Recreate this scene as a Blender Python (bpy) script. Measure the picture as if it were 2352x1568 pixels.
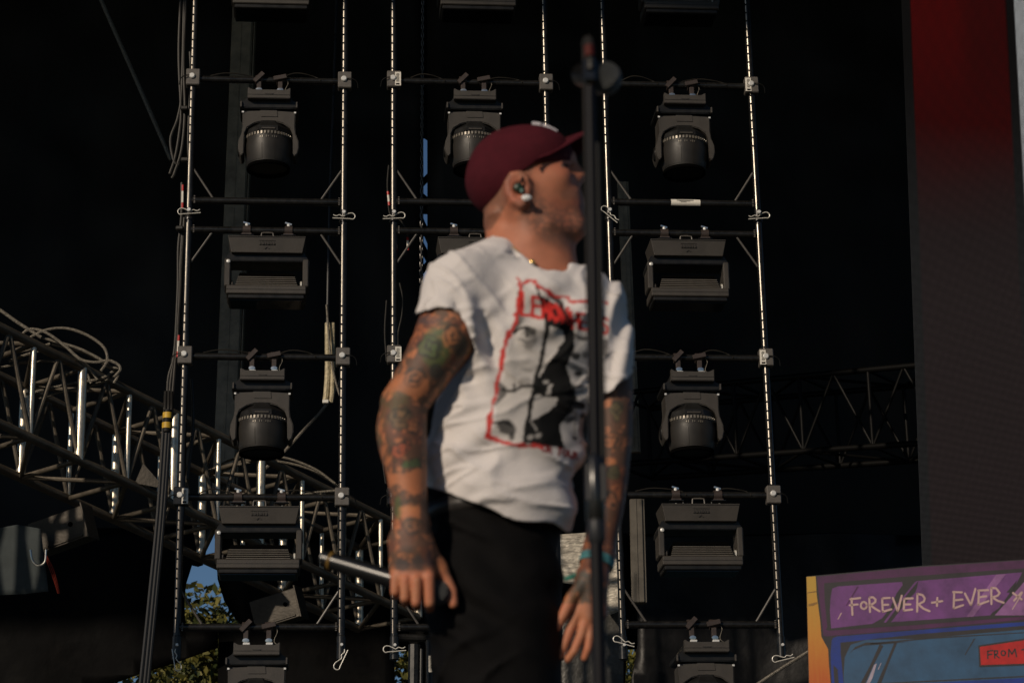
import bpy, bmesh, math, random
import numpy as np
from mathutils import Vector, Matrix, Quaternion
random.seed(7); np.random.seed(7)
S = bpy.context.scene
for o in list(bpy.data.objects): bpy.data.objects.remove(o, do_unlink=True)
COL = S.collection
# ------------------------------------------------------------------ camera
PITCH = math.radians(18.0); ROLL = 0.0177; FPX = 5190.0; CZ = 1.36
CAM = np.array([0.0, 0.0, CZ])
FWD = np.array([0, math.cos(PITCH), math.sin(PITCH)])
U0 = np.array([0, -math.sin(PITCH), math.cos(PITCH)]); R0 = np.array([1.0, 0, 0])
_c = math.sqrt(1-ROLL*ROLL)
RIGHT = R0*_c - U0*ROLL; UP = U0*_c + R0*ROLL
cd = bpy.data.cameras.new('camera'); cam = bpy.data.objects.new('camera', cd); COL.objects.link(cam)
cd.sensor_width = 36; cd.lens = 36*FPX/2352; cd.clip_end = 3000; cd.clip_start = 0.1
M = Matrix.Identity(4)
for i in range(3):
    M[i][0] = RIGHT[i]; M[i][1] = UP[i]; M[i][2] = -FWD[i]; M[i][3] = CAM[i]
cam.matrix_world = M
cd.dof.use_dof = True; cd.dof.focus_distance = 15.4; cd.dof.aperture_fstop = 7.1
S.camera = cam
# ------------------------------------------------------------------ sky and sun
AZ = math.radians(35); EL = math.radians(24)
TOSUN = Vector((-math.sin(AZ)*math.cos(EL), -math.cos(AZ)*math.cos(EL), math.sin(EL)))
w = bpy.data.worlds.new('World'); S.world = w; w.use_nodes = True
nt = w.node_tree; sk = nt.nodes.new('ShaderNodeTexSky'); sk.sky_type = 'NISHITA'; sk.sun_disc = False
sk.sun_elevation = EL; sk.sun_rotation = math.radians(180)+AZ; sk.air_density = 1.0; sk.dust_density = 0.2; sk.ozone_density = 5.0
bg = nt.nodes['Background']; bg.inputs['Strength'].default_value = 0.05
nt.links.new(sk.outputs[0], bg.inputs[0])
sl = bpy.data.lights.new('sun', 'SUN'); sl.energy = 3.3; sl.angle = math.radians(0.53); sl.color = (1.0, 0.84, 0.66)
so = bpy.data.objects.new('sun', sl); COL.objects.link(so)
so.rotation_euler = TOSUN.to_track_quat('Z', 'Y').to_euler(); so.location = (-20, -15, 25)
S.view_settings.view_transform = 'Standard'; S.view_settings.look = 'None'
S.view_settings.exposure = -0.30; S.view_settings.gamma = 1.0
# ------------------------------------------------------------------ helpers
def ray(px, py):
    return FWD + RIGHT*((px-1176)/FPX) - UP*((py-784)/FPX)
def W(px, py, Y):
    "the point of the place on the vertical plane y = Y that is seen at (px, py)"
    d = ray(px, py); return CAM + d*(Y/d[1])
def WP(px, py, p0, n):
    d = ray(px, py); t = np.dot(p0-CAM, n)/np.dot(d, n); return CAM + d*t
def proj(P):
    v = np.asarray(P)-CAM; f = v@FWD
    return 1176+FPX*(v@RIGHT)/f, 784-FPX*(v@UP)/f

def newmesh(name, vs, fs, smooth=False, col=None):
    me = bpy.data.meshes.new(name)
    me.from_pydata([tuple(map(float, v)) for v in vs], [], [tuple(f) for f in fs])
    if smooth:
        me.polygons.foreach_set('use_smooth', [True]*len(me.polygons))
    me.update()
    return me
def link(name, me, mat, parent=None):
    o = bpy.data.objects.new(name, me); COL.objects.link(o)
    if me is not None and mat is not None and len(me.materials) == 0: me.materials.append(mat)
    if parent is not None: o.parent = parent
    return o
def tag(o, label=None, cat=None, group=None, kind=None):
    if label: o['label'] = label
    if cat: o['category'] = cat
    if group: o['group'] = group
    if kind: o['kind'] = kind
    return o
def thing(name, label, cat, loc=(0, 0, 0), rotz=0.0, group=None):
    o = bpy.data.objects.new(name, None); COL.objects.link(o); o.empty_display_size = 0.1
    o.location = [float(v) for v in loc]; o.rotation_euler = (0, 0, rotz)
    return tag(o, label, cat, group)
def copy_tree(o, parent=None):
    c = o.copy(); COL.objects.link(c); c.parent = parent
    for ch in list(o.children): copy_tree(ch, c)
    return c

class MB:
    def __init__(s): s.v = []; s.f = []
    def add(s, vs, fs):
        b = len(s.v); s.v += [np.asarray(v, float) for v in vs]; s.f += [[i+b for i in f] for f in fs]; return s
    def box(s, c, size, R=None):
        c = np.asarray(c, float); h = np.asarray(size, float)/2; vs = []
        for x in (-1, 1):
            for y in (-1, 1):
                for z in (-1, 1):
                    d = np.array([x, y, z])*h
                    if R is not None: d = R@d
                    vs.append(c+d)
        return s.add(vs, [(0, 1, 3, 2), (4, 6, 7, 5), (0, 4, 5, 1), (2, 3, 7, 6), (0, 2, 6, 4), (1, 5, 7, 3)])
    def bbox(s, c, size, b=0.004, R=None):
        "a box with chamfered edges"
        c = np.asarray(c, float); h = np.asarray(size, float)/2; b = min(b, *(h*0.45))
        bm = bmesh.new(); bmesh.ops.create_cube(bm, size=1.0)
        for v in bm.verts: v.co = Vector((v.co.x*2*h[0], v.co.y*2*h[1], v.co.z*2*h[2]))
        bmesh.ops.bevel(bm, geom=list(bm.edges), offset=b, segments=1, affect='EDGES')
        return s.bm(bm, c, R)
    def bm(s, bm, c=(0, 0, 0), R=None):
        bm.verts.index_update(); vs = [np.array(v.co) for v in bm.verts]
        if R is not None: vs = [R@v for v in vs]
        fs = [[v.index for v in f.verts] for f in bm.faces]; bm.free()
        return s.add([v+np.asarray(c, float) for v in vs], fs)
    def prism(s, poly, y0, y1, b=0.0):
        "outline in (x, z) pushed from y0 to y1"
        bm = bmesh.new(); vs = [bm.verts.new((p[0], y0, p[1])) for p in poly]
        f = bm.faces.new(vs); r = bmesh.ops.extrude_face_region(bm, geom=[f])
        for e in r['geom']:
            if isinstance(e, bmesh.types.BMVert): e.co.y = y1
        bmesh.ops.recalc_face_normals(bm, faces=bm.faces)
        if b > 0: bmesh.ops.bevel(bm, geom=[e for e in bm.edges if e.calc_face_angle(0) > 0.5], offset=b, segments=2, affect='EDGES')
        return s.bm(bm)
    def lathe(s, prof, seg=24, c=(0, 0, 0), R=None, a0=0.0):
        c = np.asarray(c, float); vs = []; fs = []
        for r, z in prof:
            for k in range(seg):
                a = a0+2*math.pi*k/seg; d = np.array([r*math.cos(a), r*math.sin(a), z])
                vs.append(c+(R@d if R is not None else d))
        n = len(prof)
        for i in range(n-1):
            for k in range(seg):
                k2 = (k+1) % seg; fs.append((i*seg+k, i*seg+k2, (i+1)*seg+k2, (i+1)*seg+k))
        fs.append(tuple(range(seg))[::-1]); fs.append(tuple((n-1)*seg+k for k in range(seg)))
        return s.add(vs, fs)
    def tube(s, pts, r, seg=10):
        pts = [np.asarray(p, float) for p in pts]; n = len(pts)
        rs = list(r) if hasattr(r, '__len__') else [r]*n
        T = []
        for i in range(n):
            t = pts[min(i+1, n-1)]-pts[max(i-1, 0)]; T.append(t/(np.linalg.norm(t)+1e-9))
        ref = np.array([0, 0, 1.0]) if abs(T[0][2]) < 0.9 else np.array([1.0, 0, 0])
        a = np.cross(T[0], ref); a /= np.linalg.norm(a); vs = []; fs = []
        for i in range(n):
            a = a-T[i]*np.dot(a, T[i]); a /= np.linalg.norm(a)+1e-9; b = np.cross(T[i], a)
            for k in range(seg):
                an = 2*math.pi*k/seg; vs.append(pts[i]+rs[i]*(a*math.cos(an)+b*math.sin(an)))
        for i in range(n-1):
            for k in range(seg):
                k2 = (k+1) % seg; fs.append((i*seg+k, i*seg+k2, (i+1)*seg+k2, (i+1)*seg+k))
        fs.append(tuple(range(seg))[::-1]); fs.append(tuple((n-1)*seg+k for k in range(seg)))
        return s.add(vs, fs)
    def mesh(s, name, org=(0, 0, 0), smooth=False):
        org = np.asarray(org, float)
        me = newmesh(name, [v-org for v in s.v], s.f)
        if smooth: autosmooth(me)
        return me
    def build(s, name, mat, parent=None, world=False, smooth=False):
        org = np.array(parent.location) if (world and parent is not None) else (0, 0, 0)
        return link(name, s.mesh(name, org, smooth), mat, parent)
def autosmooth(me, ang=math.radians(35)):
    me.polygons.foreach_set('use_smooth', [True]*len(me.polygons))
    bm = bmesh.new(); bm.from_mesh(me)
    for e in bm.edges:
        if len(e.link_faces) == 2 and e.calc_face_angle(0) > ang: e.smooth = False
    bm.to_mesh(me); bm.free(); me.update()
def rotz(a): c, s = math.cos(a), math.sin(a); return np.array([[c, -s, 0], [s, c, 0], [0, 0, 1.0]])
def roty(a): c, s = math.cos(a), math.sin(a); return np.array([[c, 0, s], [0, 1.0, 0], [-s, 0, c]])
def rotx(a): c, s = math.cos(a), math.sin(a); return np.array([[1.0, 0, 0], [0, c, -s], [0, s, c]])
def spline(pts, n=8):
    "Catmull-Rom through the points"
    P = [np.asarray(p, float) for p in pts]; P = [2*P[0]-P[1]]+P+[2*P[-1]-P[-2]]; out = []
    for i in range(1, len(P)-2):
        for k in range(n):
            t = k/n
            out.append(0.5*((2*P[i])+(-P[i-1]+P[i+1])*t+(2*P[i-1]-5*P[i]+4*P[i+1]-P[i+2])*t*t+(-P[i-1]+3*P[i]-3*P[i+1]+P[i+2])*t**3))
    out.append(P[-2]); return out

# ------------------------------------------------------------------ materials
def mat(name, col, rough=0.5, metal=0.0, spec=0.5, noise=0.0, nscale=8.0, rnoise=0.0, bump=0.0, bscale=40.0, stretch=(1, 1, 1), dust=None):
    m = bpy.data.materials.new(name); m.use_nodes = True; n = m.node_tree; b = n.nodes['Principled BSDF']
    b.inputs['Base Color'].default_value = (*col, 1); b.inputs['Roughness'].default_value = rough
    b.inputs['Metallic'].default_value = metal; b.inputs['Specular IOR Level'].default_value = spec
    if noise or rnoise or bump or dust:
        tc = n.nodes.new('ShaderNodeTexCoord'); mp = n.nodes.new('ShaderNodeMapping'); mp.inputs['Scale'].default_value = stretch
        n.links.new(tc.outputs['Object'], mp.inputs[0])
        t = n.nodes.new('ShaderNodeTexNoise'); t.inputs['Scale'].default_value = nscale; t.inputs['Detail'].default_value = 6; t.inputs['Roughness'].default_value = 0.65
        n.links.new(mp.outputs[0], t.inputs['Vector'])
        if noise:
            mx = n.nodes.new('ShaderNodeMix'); mx.data_type = 'RGBA'
            lo = tuple(c*(1-noise) for c in col); hi = tuple(min(1, c*(1+noise)) for c in col)
            mx.inputs['A'].default_value = (*lo, 1); mx.inputs['B'].default_value = (*hi, 1)
            r = n.nodes.new('ShaderNodeMapRange'); r.inputs[1].default_value = 0.3; r.inputs[2].default_value = 0.7
            n.links.new(t.outputs['Fac'], r.inputs[0]); n.links.new(r.outputs[0], mx.inputs['Factor'])
            last = mx.outputs['Result']
            if dust:
                mx2 = n.nodes.new('ShaderNodeMix'); mx2.data_type = 'RGBA'; mx2.inputs['B'].default_value = (*dust, 1)
                t3 = n.nodes.new('ShaderNodeTexNoise'); t3.inputs['Scale'].default_value = nscale*3.1; t3.inputs['Detail'].default_value = 8
                n.links.new(mp.outputs[0], t3.inputs['Vector'])
                r3 = n.nodes.new('ShaderNodeMapRange'); r3.inputs[1].default_value = 0.52; r3.inputs[2].default_value = 0.78; r3.inputs[4].default_value = 0.6
                n.links.new(t3.outputs['Fac'], r3.inputs[0]); n.links.new(r3.outputs[0], mx2.inputs['Factor'])
                n.links.new(last, mx2.inputs['A']); last = mx2.outputs['Result']
            n.links.new(last, b.inputs['Base Color'])
        if rnoise:
            r2 = n.nodes.new('ShaderNodeMapRange'); r2.inputs[1].default_value = 0.3; r2.inputs[2].default_value = 0.7
            r2.inputs[3].default_value = max(0.05, rough-rnoise); r2.inputs[4].default_value = min(1, rough+rnoise)
            n.links.new(t.outputs['Fac'], r2.inputs[0]); n.links.new(r2.outputs[0], b.inputs['Roughness'])
        if bump:
            t2 = n.nodes.new('ShaderNodeTexNoise'); t2.inputs['Scale'].default_value = bscale; t2.inputs['Detail'].default_value = 4
            n.links.new(mp.outputs[0], t2.inputs['Vector'])
            bp = n.nodes.new('ShaderNodeBump'); bp.inputs['Strength'].default_value = bump; bp.inputs['Distance'].default_value = 0.01
            n.links.new(t2.outputs['Fac'], bp.inputs['Height']); n.links.new(bp.outputs[0], b.inputs['Normal'])
    return m
def vcmat(name, rough=0.6, sss=0.0, spec=0.3, bump=0.0, bscale=300.0, sheen=0.0):
    m = bpy.data.materials.new(name); m.use_nodes = True; n = m.node_tree; b = n.nodes['Principled BSDF']
    a = n.nodes.new('ShaderNodeVertexColor'); a.layer_name = 'paint'; n.links.new(a.outputs[0], b.inputs['Base Color'])
    b.inputs['Roughness'].default_value = rough; b.inputs['Specular IOR Level'].default_value = spec
    b.inputs['Sheen Weight'].default_value = sheen
    if sss:
        b.inputs['Subsurface Weight'].default_value = sss; b.inputs['Subsurface Radius'].default_value = (0.012, 0.004, 0.002); b.inputs['Subsurface Scale'].default_value = 0.5
    if bump:
        tc = n.nodes.new('ShaderNodeTexCoord'); t2 = n.nodes.new('ShaderNodeTexNoise'); t2.inputs['Scale'].default_value = bscale; t2.inputs['Detail'].default_value = 4
        n.links.new(tc.outputs['Object'], t2.inputs['Vector'])
        bp = n.nodes.new('ShaderNodeBump'); bp.inputs['Strength'].default_value = bump; bp.inputs['Distance'].default_value = 0.004
        n.links.new(t2.outputs['Fac'], bp.inputs['Height']); n.links.new(bp.outputs[0], b.inputs['Normal'])
    return m
black_paint = mat('black_paint', (0.009, 0.009, 0.009), 0.32, 0, 0.45, noise=0.35, nscale=14, rnoise=0.08, dust=(0.035, 0.032, 0.028))
black_matt = mat('black_matt', (0.008, 0.008, 0.008), 0.6, 0, 0.2, noise=0.3, nscale=10)
fix_plastic = mat('fixture_plastic', (0.046, 0.041, 0.036), 0.52, 0, 0.4, noise=0.16, nscale=6, rnoise=0.1, bump=0.15, bscale=220)
fix_dark = mat('fixture_dark', (0.010, 0.010, 0.010), 0.42, 0, 0.3, noise=0.3, nscale=12, rnoise=0.1)
fix_barrel = mat('fixture_barrel', (0.022, 0.020, 0.018), 0.48, 0, 0.35, noise=0.2, nscale=9, rnoise=0.08)
glass_dark = mat('dark_glass', (0.006, 0.006, 0.007), 0.08, 0, 0.6)
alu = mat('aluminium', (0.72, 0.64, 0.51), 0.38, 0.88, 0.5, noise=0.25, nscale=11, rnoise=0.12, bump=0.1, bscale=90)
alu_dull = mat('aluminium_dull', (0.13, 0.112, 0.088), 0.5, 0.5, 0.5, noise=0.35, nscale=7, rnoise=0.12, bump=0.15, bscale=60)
zinc = mat('zinc', (0.62, 0.63, 0.60), 0.32, 1.0, 0.5, rnoise=0.1)
chrome_bright = mat('bright_steel', (0.72, 0.72, 0.70), 0.45, 0.35, 0.6)
white_paint = mat('white_sticker', (0.72, 0.69, 0.62), 0.55, 0, 0.4, noise=0.1, nscale=40)
rope_steel = mat('wire_rope', (0.15, 0.135, 0.11), 0.5, 0.4, 0.5, noise=0.45, nscale=60, bump=0.6, bscale=130)
cable_rubber = mat('cable_rubber', (0.020, 0.018, 0.015), 0.42, 0, 0.35, noise=0.3, nscale=9)
red_plastic = mat('red_plastic', (0.45, 0.02, 0.02), 0.4, 0, 0.5)
yellow_tape = mat('yellow_tape', (0.55, 0.34, 0.03), 0.5, 0, 0.4, noise=0.25, nscale=30)
lever_brown = mat('clamp_brown', (0.040, 0.030, 0.027), 0.5, 0.0, 0.4, noise=0.3, nscale=30)
# ================================================================== setting
grass_m = mat('ground_turf', (0.055, 0.065, 0.028), 0.9, 0, 0.2, noise=0.4, nscale=0.6)
deck_m = mat('stage_deck_black', (0.02, 0.02, 0.02), 0.5, 0, 0.4, noise=0.4, nscale=3)
scrim_m = mat('black_vinyl', (0.0092, 0.0084, 0.0076), 0.45, 0, 0.14, noise=0.3, nscale=2.5, rnoise=0.06, bump=0.5, bscale=5.0, stretch=(1, 1, 0.25), dust=(0.013, 0.012, 0.010))
g = MB().add([(-900, -300, 0), (900, -300, 0), (900, 1500, 0), (-900, 1500, 0)], [(0, 1, 2, 3)]).build('ground', grass_m); tag(g, kind='structure')
g = MB().box((0, 13.2, 1.25), (34, 21, 0.5)).build('stage_deck', deck_m); tag(g, kind='structure')
g = MB().box((-6, 13.2, 15.37), (46, 20.4, 0.5)).build('stage_roof', black_matt); tag(g, kind='structure')

def noise3(P, f, seed=0):
    P = np.asarray(P, float)*f+seed*17.31
    i = np.floor(P); fr = P-i; fr = fr*fr*(3-2*fr)
    def h(v): return np.modf(np.abs(np.sin(v@np.array([12.9898, 78.233, 37.719])+seed)*43758.5453))[0]
    r = 0
    for dx in (0, 1):
        for dy in (0, 1):
            for dz in (0, 1):
                wt = (fr[:, 0] if dx else 1-fr[:, 0])*(fr[:, 1] if dy else 1-fr[:, 1])*(fr[:, 2] if dz else 1-fr[:, 2])
                r = r+wt*h(i+np.array([dx, dy, dz]))
    return r
def fbm(P, f, seed=0, o=3):
    r = 0; a = 0.5
    for k in range(o): r = r+a*noise3(P, f*2**k, seed+k*3.7); a *= 0.5
    return r/(1-0.5**o)

def drape(name, poly, Y, amp, label, cat, step=0.16, m=None, seed=1, fold=1.0, depthfn=None, thick=0.004):
    pts = [W(px, py, Y) for px, py in poly]
    c = np.array([np.mean([p[0] for p in pts]), Y, min(p[2] for p in pts)])
    bm = bmesh.new(); bm.faces.new([bm.verts.new((p[0], Y, p[2])) for p in pts])
    for ax, lo, hi in ((0, min(p[0] for p in pts), max(p[0] for p in pts)), (2, min(p[2] for p in pts), max(p[2] for p in pts))):
        v = lo+step
        while v < hi:
            co = [0, Y, 0]; co[ax] = v; no = [0, 0, 0]; no[ax] = 1
            bmesh.ops.bisect_plane(bm, geom=bm.verts[:]+bm.edges[:]+bm.faces[:], plane_co=co, plane_no=no); v += step
    bmesh.ops.triangulate(bm, faces=[f for f in bm.faces if len(f.verts) > 4])
    P = np.array([v.co[:] for v in bm.verts])
    q = P.copy(); q[:, 2] *= 0.35*fold
    d = amp*(fbm(q, 1.1, seed, 4)-0.5)*2+amp*0.5*(fbm(P, 2.6, seed+5, 3)-0.5)
    for v, dd in zip(bm.verts, d): v.co.y += dd; v.co -= Vector(c)
    me = bpy.data.meshes.new(name); bm.to_mesh(me); bm.free()
    me.polygons.foreach_set('use_smooth', [True]*len(me.polygons))
    o = link(name, me, m or scrim_m); o.location = c; tag(o, label, cat)
    md = o.modifiers.new('thickness', 'SOLIDIFY'); md.thickness = thick; md.offset = 0
    return o
YB = 21.4
tarp2_m = mat('creased_tarpaulin', (0.0055, 0.0055, 0.006), 0.42, 0, 0.2, noise=0.6, nscale=1.5, rnoise=0.16, bump=0.7, bscale=7.0, dust=(0.012, 0.011, 0.010))
tarp_m = mat('black_tarpaulin', (0.0028, 0.0028, 0.0030), 0.5, 0, 0.04, noise=0.5, nscale=1.8, rnoise=0.14, bump=0.5, bscale=6.0, dust=(0.006, 0.0055, 0.005))
drape('backdrop', [(-1500, -1500), (972, -1500), (972, 705), (972, 1240), (497, 1240), (497, 1195), (440, 1240), (-1500, 1240)], YB, 0.20, 'black vinyl backdrop hanging behind the left lighting ladder', 'backdrop', step=0.2, seed=2)
drape('backdrop', [(981.5, -1500), (3900, -1500), (3900, 1260), (981.5, 1260)], YB, 0.22, 'black vinyl backdrop hanging behind the right lighting ladder', 'backdrop', step=0.2, seed=3)
drape('backdrop', [(880, -1500), (1070, -1500), (1070, 318), (985, 325), (975, 318), (880, 318)], YB+0.3, 0.03, 'narrow black strip of backdrop above the blue sky slit', 'backdrop', seed=4)
drape('backdrop', [(880, 690), (1070, 690), (1070, 1300), (880, 1300)], YB+0.3, 0.03, 'narrow black strip of backdrop below the blue sky slit', 'backdrop', seed=5)
# struts crossing the slit
for k, (a, b) in enumerate((((966, 425), (990, 400)), ((966, 448), (990, 470)), ((966, 505), (990, 560)), ((966, 560), (992, 610)), ((966, 625), (990, 600)), ((966, 655), (990, 668)), ((960, 480), (995, 480)), ((960, 530), (995, 532)))):
    o = MB().tube([W(*a, YB+0.7), W(*b, YB+0.7)], 0.035 if k < 6 else 0.06, 8)
    c = W(*a, YB+0.7); me = o.mesh('strut', c, True); ob = link('steel_strut', me, black_matt); ob.location = c
    tag(ob, ('first', 'second', 'third', 'fourth', 'fifth', 'lowest slanting', 'upper level', 'lower level')[k]+' black strut down the blue sky slit in the backdrop', 'strut', 'struts behind the backdrop slit')
# lower left sheet, with the opening to the trees
drape('tarpaulin', [(-1500, 1215), (300, 1215), (455, 1205), (498, 1195), (476, 1255), (466, 1297), (455, 1301), (441, 1298), (428, 1340), (424, 1372), (424, 1400), (426, 1440), (500, 1440), (500, 1486), (400, 1522), (262, 1570), (150, 1612), (-1500, 1700)], YB-0.5, 0.10, 'black tarpaulin sagging low behind the silver truss', 'tarpaulin', m=tarp_m, seed=6)
drape('tarpaulin', [(498, 1225), (905, 1225), (905, 1500), (912, 1720), (498, 1720), (502, 1440), (560, 1440), (540, 1420), (515, 1380), (500, 1330), (497, 1280)], YB-0.3, 0.06, 'black tarpaulin low behind the left lighting ladder, curved left edge', 'tarpaulin', m=tarp_m, seed=7)
drape('tarpaulin', [(940, 1225), (1440, 1225), (1440, 1480), (1436, 1568), (1430, 1720), (940, 1720)], YB-0.35, 0.06, 'black tarpaulin low behind the singer', 'tarpaulin', m=tarp_m, seed=8)
drape('tarpaulin', [(1462, 1225), (3900, 1225), (3900, 1720), (1432, 1720), (1450, 1560), (1464, 1480)], YB-0.4, 0.16, 'creased black tarpaulin low behind the right lighting ladder', 'tarpaulin', m=tarp2_m, seed=9, step=0.12)
drape('tarpaulin', [(895, 1225), (950, 1225), (948, 1490), (895, 1500)], YB-0.15, 0.02, 'black strip of tarpaulin above the small left tree gap', 'tarpaulin', m=tarp_m, seed=10)
drape('tarpaulin', [(1425, 1225), (1475, 1225), (1475, 1490), (1425, 1490)], YB-0.15, 0.02, 'black strip of tarpaulin above the small right tree gap', 'tarpaulin', m=tarp_m, seed=11)
silver_m = mat('silver_mesh_sheet', (0.50, 0.46, 0.39), 0.42, 0.3, 0.5, noise=0.75, nscale=30, bump=1.0, bscale=80, stretch=(0.25, 1, 1))
drape('mesh_sheet', [(1272, 1228), (1345, 1222), (1425, 1228), (1424, 1402), (1392, 1415), (1340, 1345), (1272, 1335)], 18.4, 0.05, 'silvery mesh sheet seen beside the singer\'s hip', 'sheet', seed=12, m=silver_m, step=0.06)
grey_m = mat('dark_grey_sheet', (0.05, 0.048, 0.043), 0.42, 0.1, 0.5, noise=0.5, nscale=9, bump=0.7, bscale=30)
drape('grey_sheet', [(1280, 1440), (1350, 1380), (1432, 1395), (1432, 1700), (1280, 1700)], 18.7, 0.05, 'dark grey creased sheet low behind the singer\'s open hand', 'sheet', seed=13, m=grey_m, step=0.08)

# ------------------------------------------------------------------ trees
bark = mat('bark', (0.06, 0.045, 0.03), 0.9, 0, 0.2, noise=0.4, nscale=6)
def leafmat():
    m = mat('foliage', (0.07, 0.09, 0.018), 0.6, 0, 0.3); n = m.node_tree; b = n.nodes['Principled BSDF']
    g = n.nodes.new('ShaderNodeNewGeometry'); r = n.nodes.new('ShaderNodeValToRGB')
    r.color_ramp.elements[0].color = (0.035, 0.05, 0.012, 1); r.color_ramp.elements[1].color = (0.15, 0.13, 0.025, 1)
    n.links.new(g.outputs['Random Per Island'], r.inputs[0]); n.links.new(r.outputs[0], b.inputs['Base Color']); return m
leaf_m = leafmat()
def tree(px, Y, top_py, rad, label, seed):
    rng = np.random.RandomState(seed); base = W(px, 1500, Y); base[2] = 0; H = W(px, top_py, Y)[2]
    t = thing('leafy_tree', label, 'tree', base, group='trees behind the stage')
    tr = MB().tube([(0, 0, 0), (0.1, 0, H*0.3), (0.0, 0.1, H*0.6), (0.1, 0, H*0.92)], [0.24, 0.18, 0.11, 0.03], 8); blobs = []
    for k in range(26):
        a = rng.uniform(0, 6.28); h = H*rng.uniform(0.22, 0.93); rr = rad*(0.25+0.75*math.sin(min(1, (H-h)/H*1.25+0.08)*math.pi*0.55))*rng.uniform(0.45, 1.0)
        p = np.array([rr*math.cos(a), rr*math.sin(a), h+0.3]); tr.tube([(0.05, 0, h-H*0.1), p*0.55+np.array([0, 0, h*0.42]), p], [0.06, 0.04, 0.015], 5)
        blobs.append((p, rad*rng.uniform(0.26, 0.46)))
    blobs.append((np.array([0.1, 0, H-rad*0.3]), rad*0.3))
    tr.build('trunk', bark, t, smooth=True)
    N = 15000; w_ = np.array([b[1]**2 for b in blobs]); ids = rng.choice(len(blobs), N, p=w_/w_.sum())
    d = rng.normal(size=(N, 3)); d /= np.linalg.norm(d, axis=1)[:, None]
    c = np.array([b[0] for b in blobs])[ids]+d*(np.array([b[1] for b in blobs])[ids]*rng.uniform(0.25, 1.08, N)**0.6)[:, None]*np.array([1, 1, 0.85])
    u = rng.normal(size=(N, 3)); u /= np.linalg.norm(u, axis=1)[:, None]; v = np.cross(u, rng.normal(size=(N, 3))); v /= np.linalg.norm(v, axis=1)[:, None]
    s = rng.uniform(0.06, 0.13, N)[:, None]
    vs = np.stack([c-u*s, c-v*s*0.5, c+u*s, c+v*s*0.5], 1).reshape(-1, 3)
    me = bpy.data.meshes.new('crown'); me.vertices.add(4*N); me.vertices.foreach_set('co', vs.ravel().astype(np.float32))
    me.loops.add(4*N); me.loops.foreach_set('vertex_index', np.arange(4*N)); me.polygons.add(N)
    me.polygons.foreach_set('loop_start', np.arange(0, 4*N, 4)); me.update(calc_edges=True)
    link('crown', me, leaf_m, t)
tree(470, 44, 1385, 2.6, 'tree in the gap under the sky patch, left of the left ladder', 1)
tree(330, 40, 1440, 3.0, 'tree under the sagging tarpaulin edge at bottom left', 2)
tree(432, 50, 1395, 1.6, 'small tree just right of the jagged tarpaulin corner', 6)
tree(560, 52, 1420, 3.0, 'tree below the left lighting ladder, at the bottom edge', 3)
tree(925, 46, 1380, 3.0, 'tree in the narrow gap left of the singer\'s legs', 4)
tree(1450, 48, 1380, 3.0, 'tree in the narrow gap right of the microphone stand', 5)

# ================================================================== lighting ladders
YAW = math.atan(0.09); ZREF = 319.0
PL0 = W(425, 800, 14.7); PLN = np.array([-0.09, 1.0, 0])/math.hypot(1, 0.09)
def on_plane(px, py, off=0.0): return WP(px, py, PL0+PLN*off, PLN)
EX = np.array([math.cos(YAW), math.sin(YAW), 0]); EY = np.array([-math.sin(YAW), math.cos(YAW), 0])
RR = 0.0245
def rclip(mb, c, ang, s=1.0, flip=1):
    "spring clip: straight leg, wavy leg and a round eye, in the x-z plane"
    pts = [(0.075, 0.012), (0.055, 0.004), (0.03, 0.012), (0.01, 0.002), (-0.012, 0.012), (-0.035, 0.024), (-0.058, 0.026), (-0.074, 0.014), (-0.076, -0.004), (-0.064, -0.018), (-0.045, -0.016), (0.08, -0.012)]
    ca, sa = math.cos(ang), math.sin(ang)
    P = [np.array([c[0]+s*(ca*x*flip-sa*z), c[1], c[2]+s*(sa*x*flip+ca*z)]) for x, z in pts]
    mb.tube(spline(P[:-1], 5)+[P[-1]], 0.0036, 6)
ladders = {}
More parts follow.
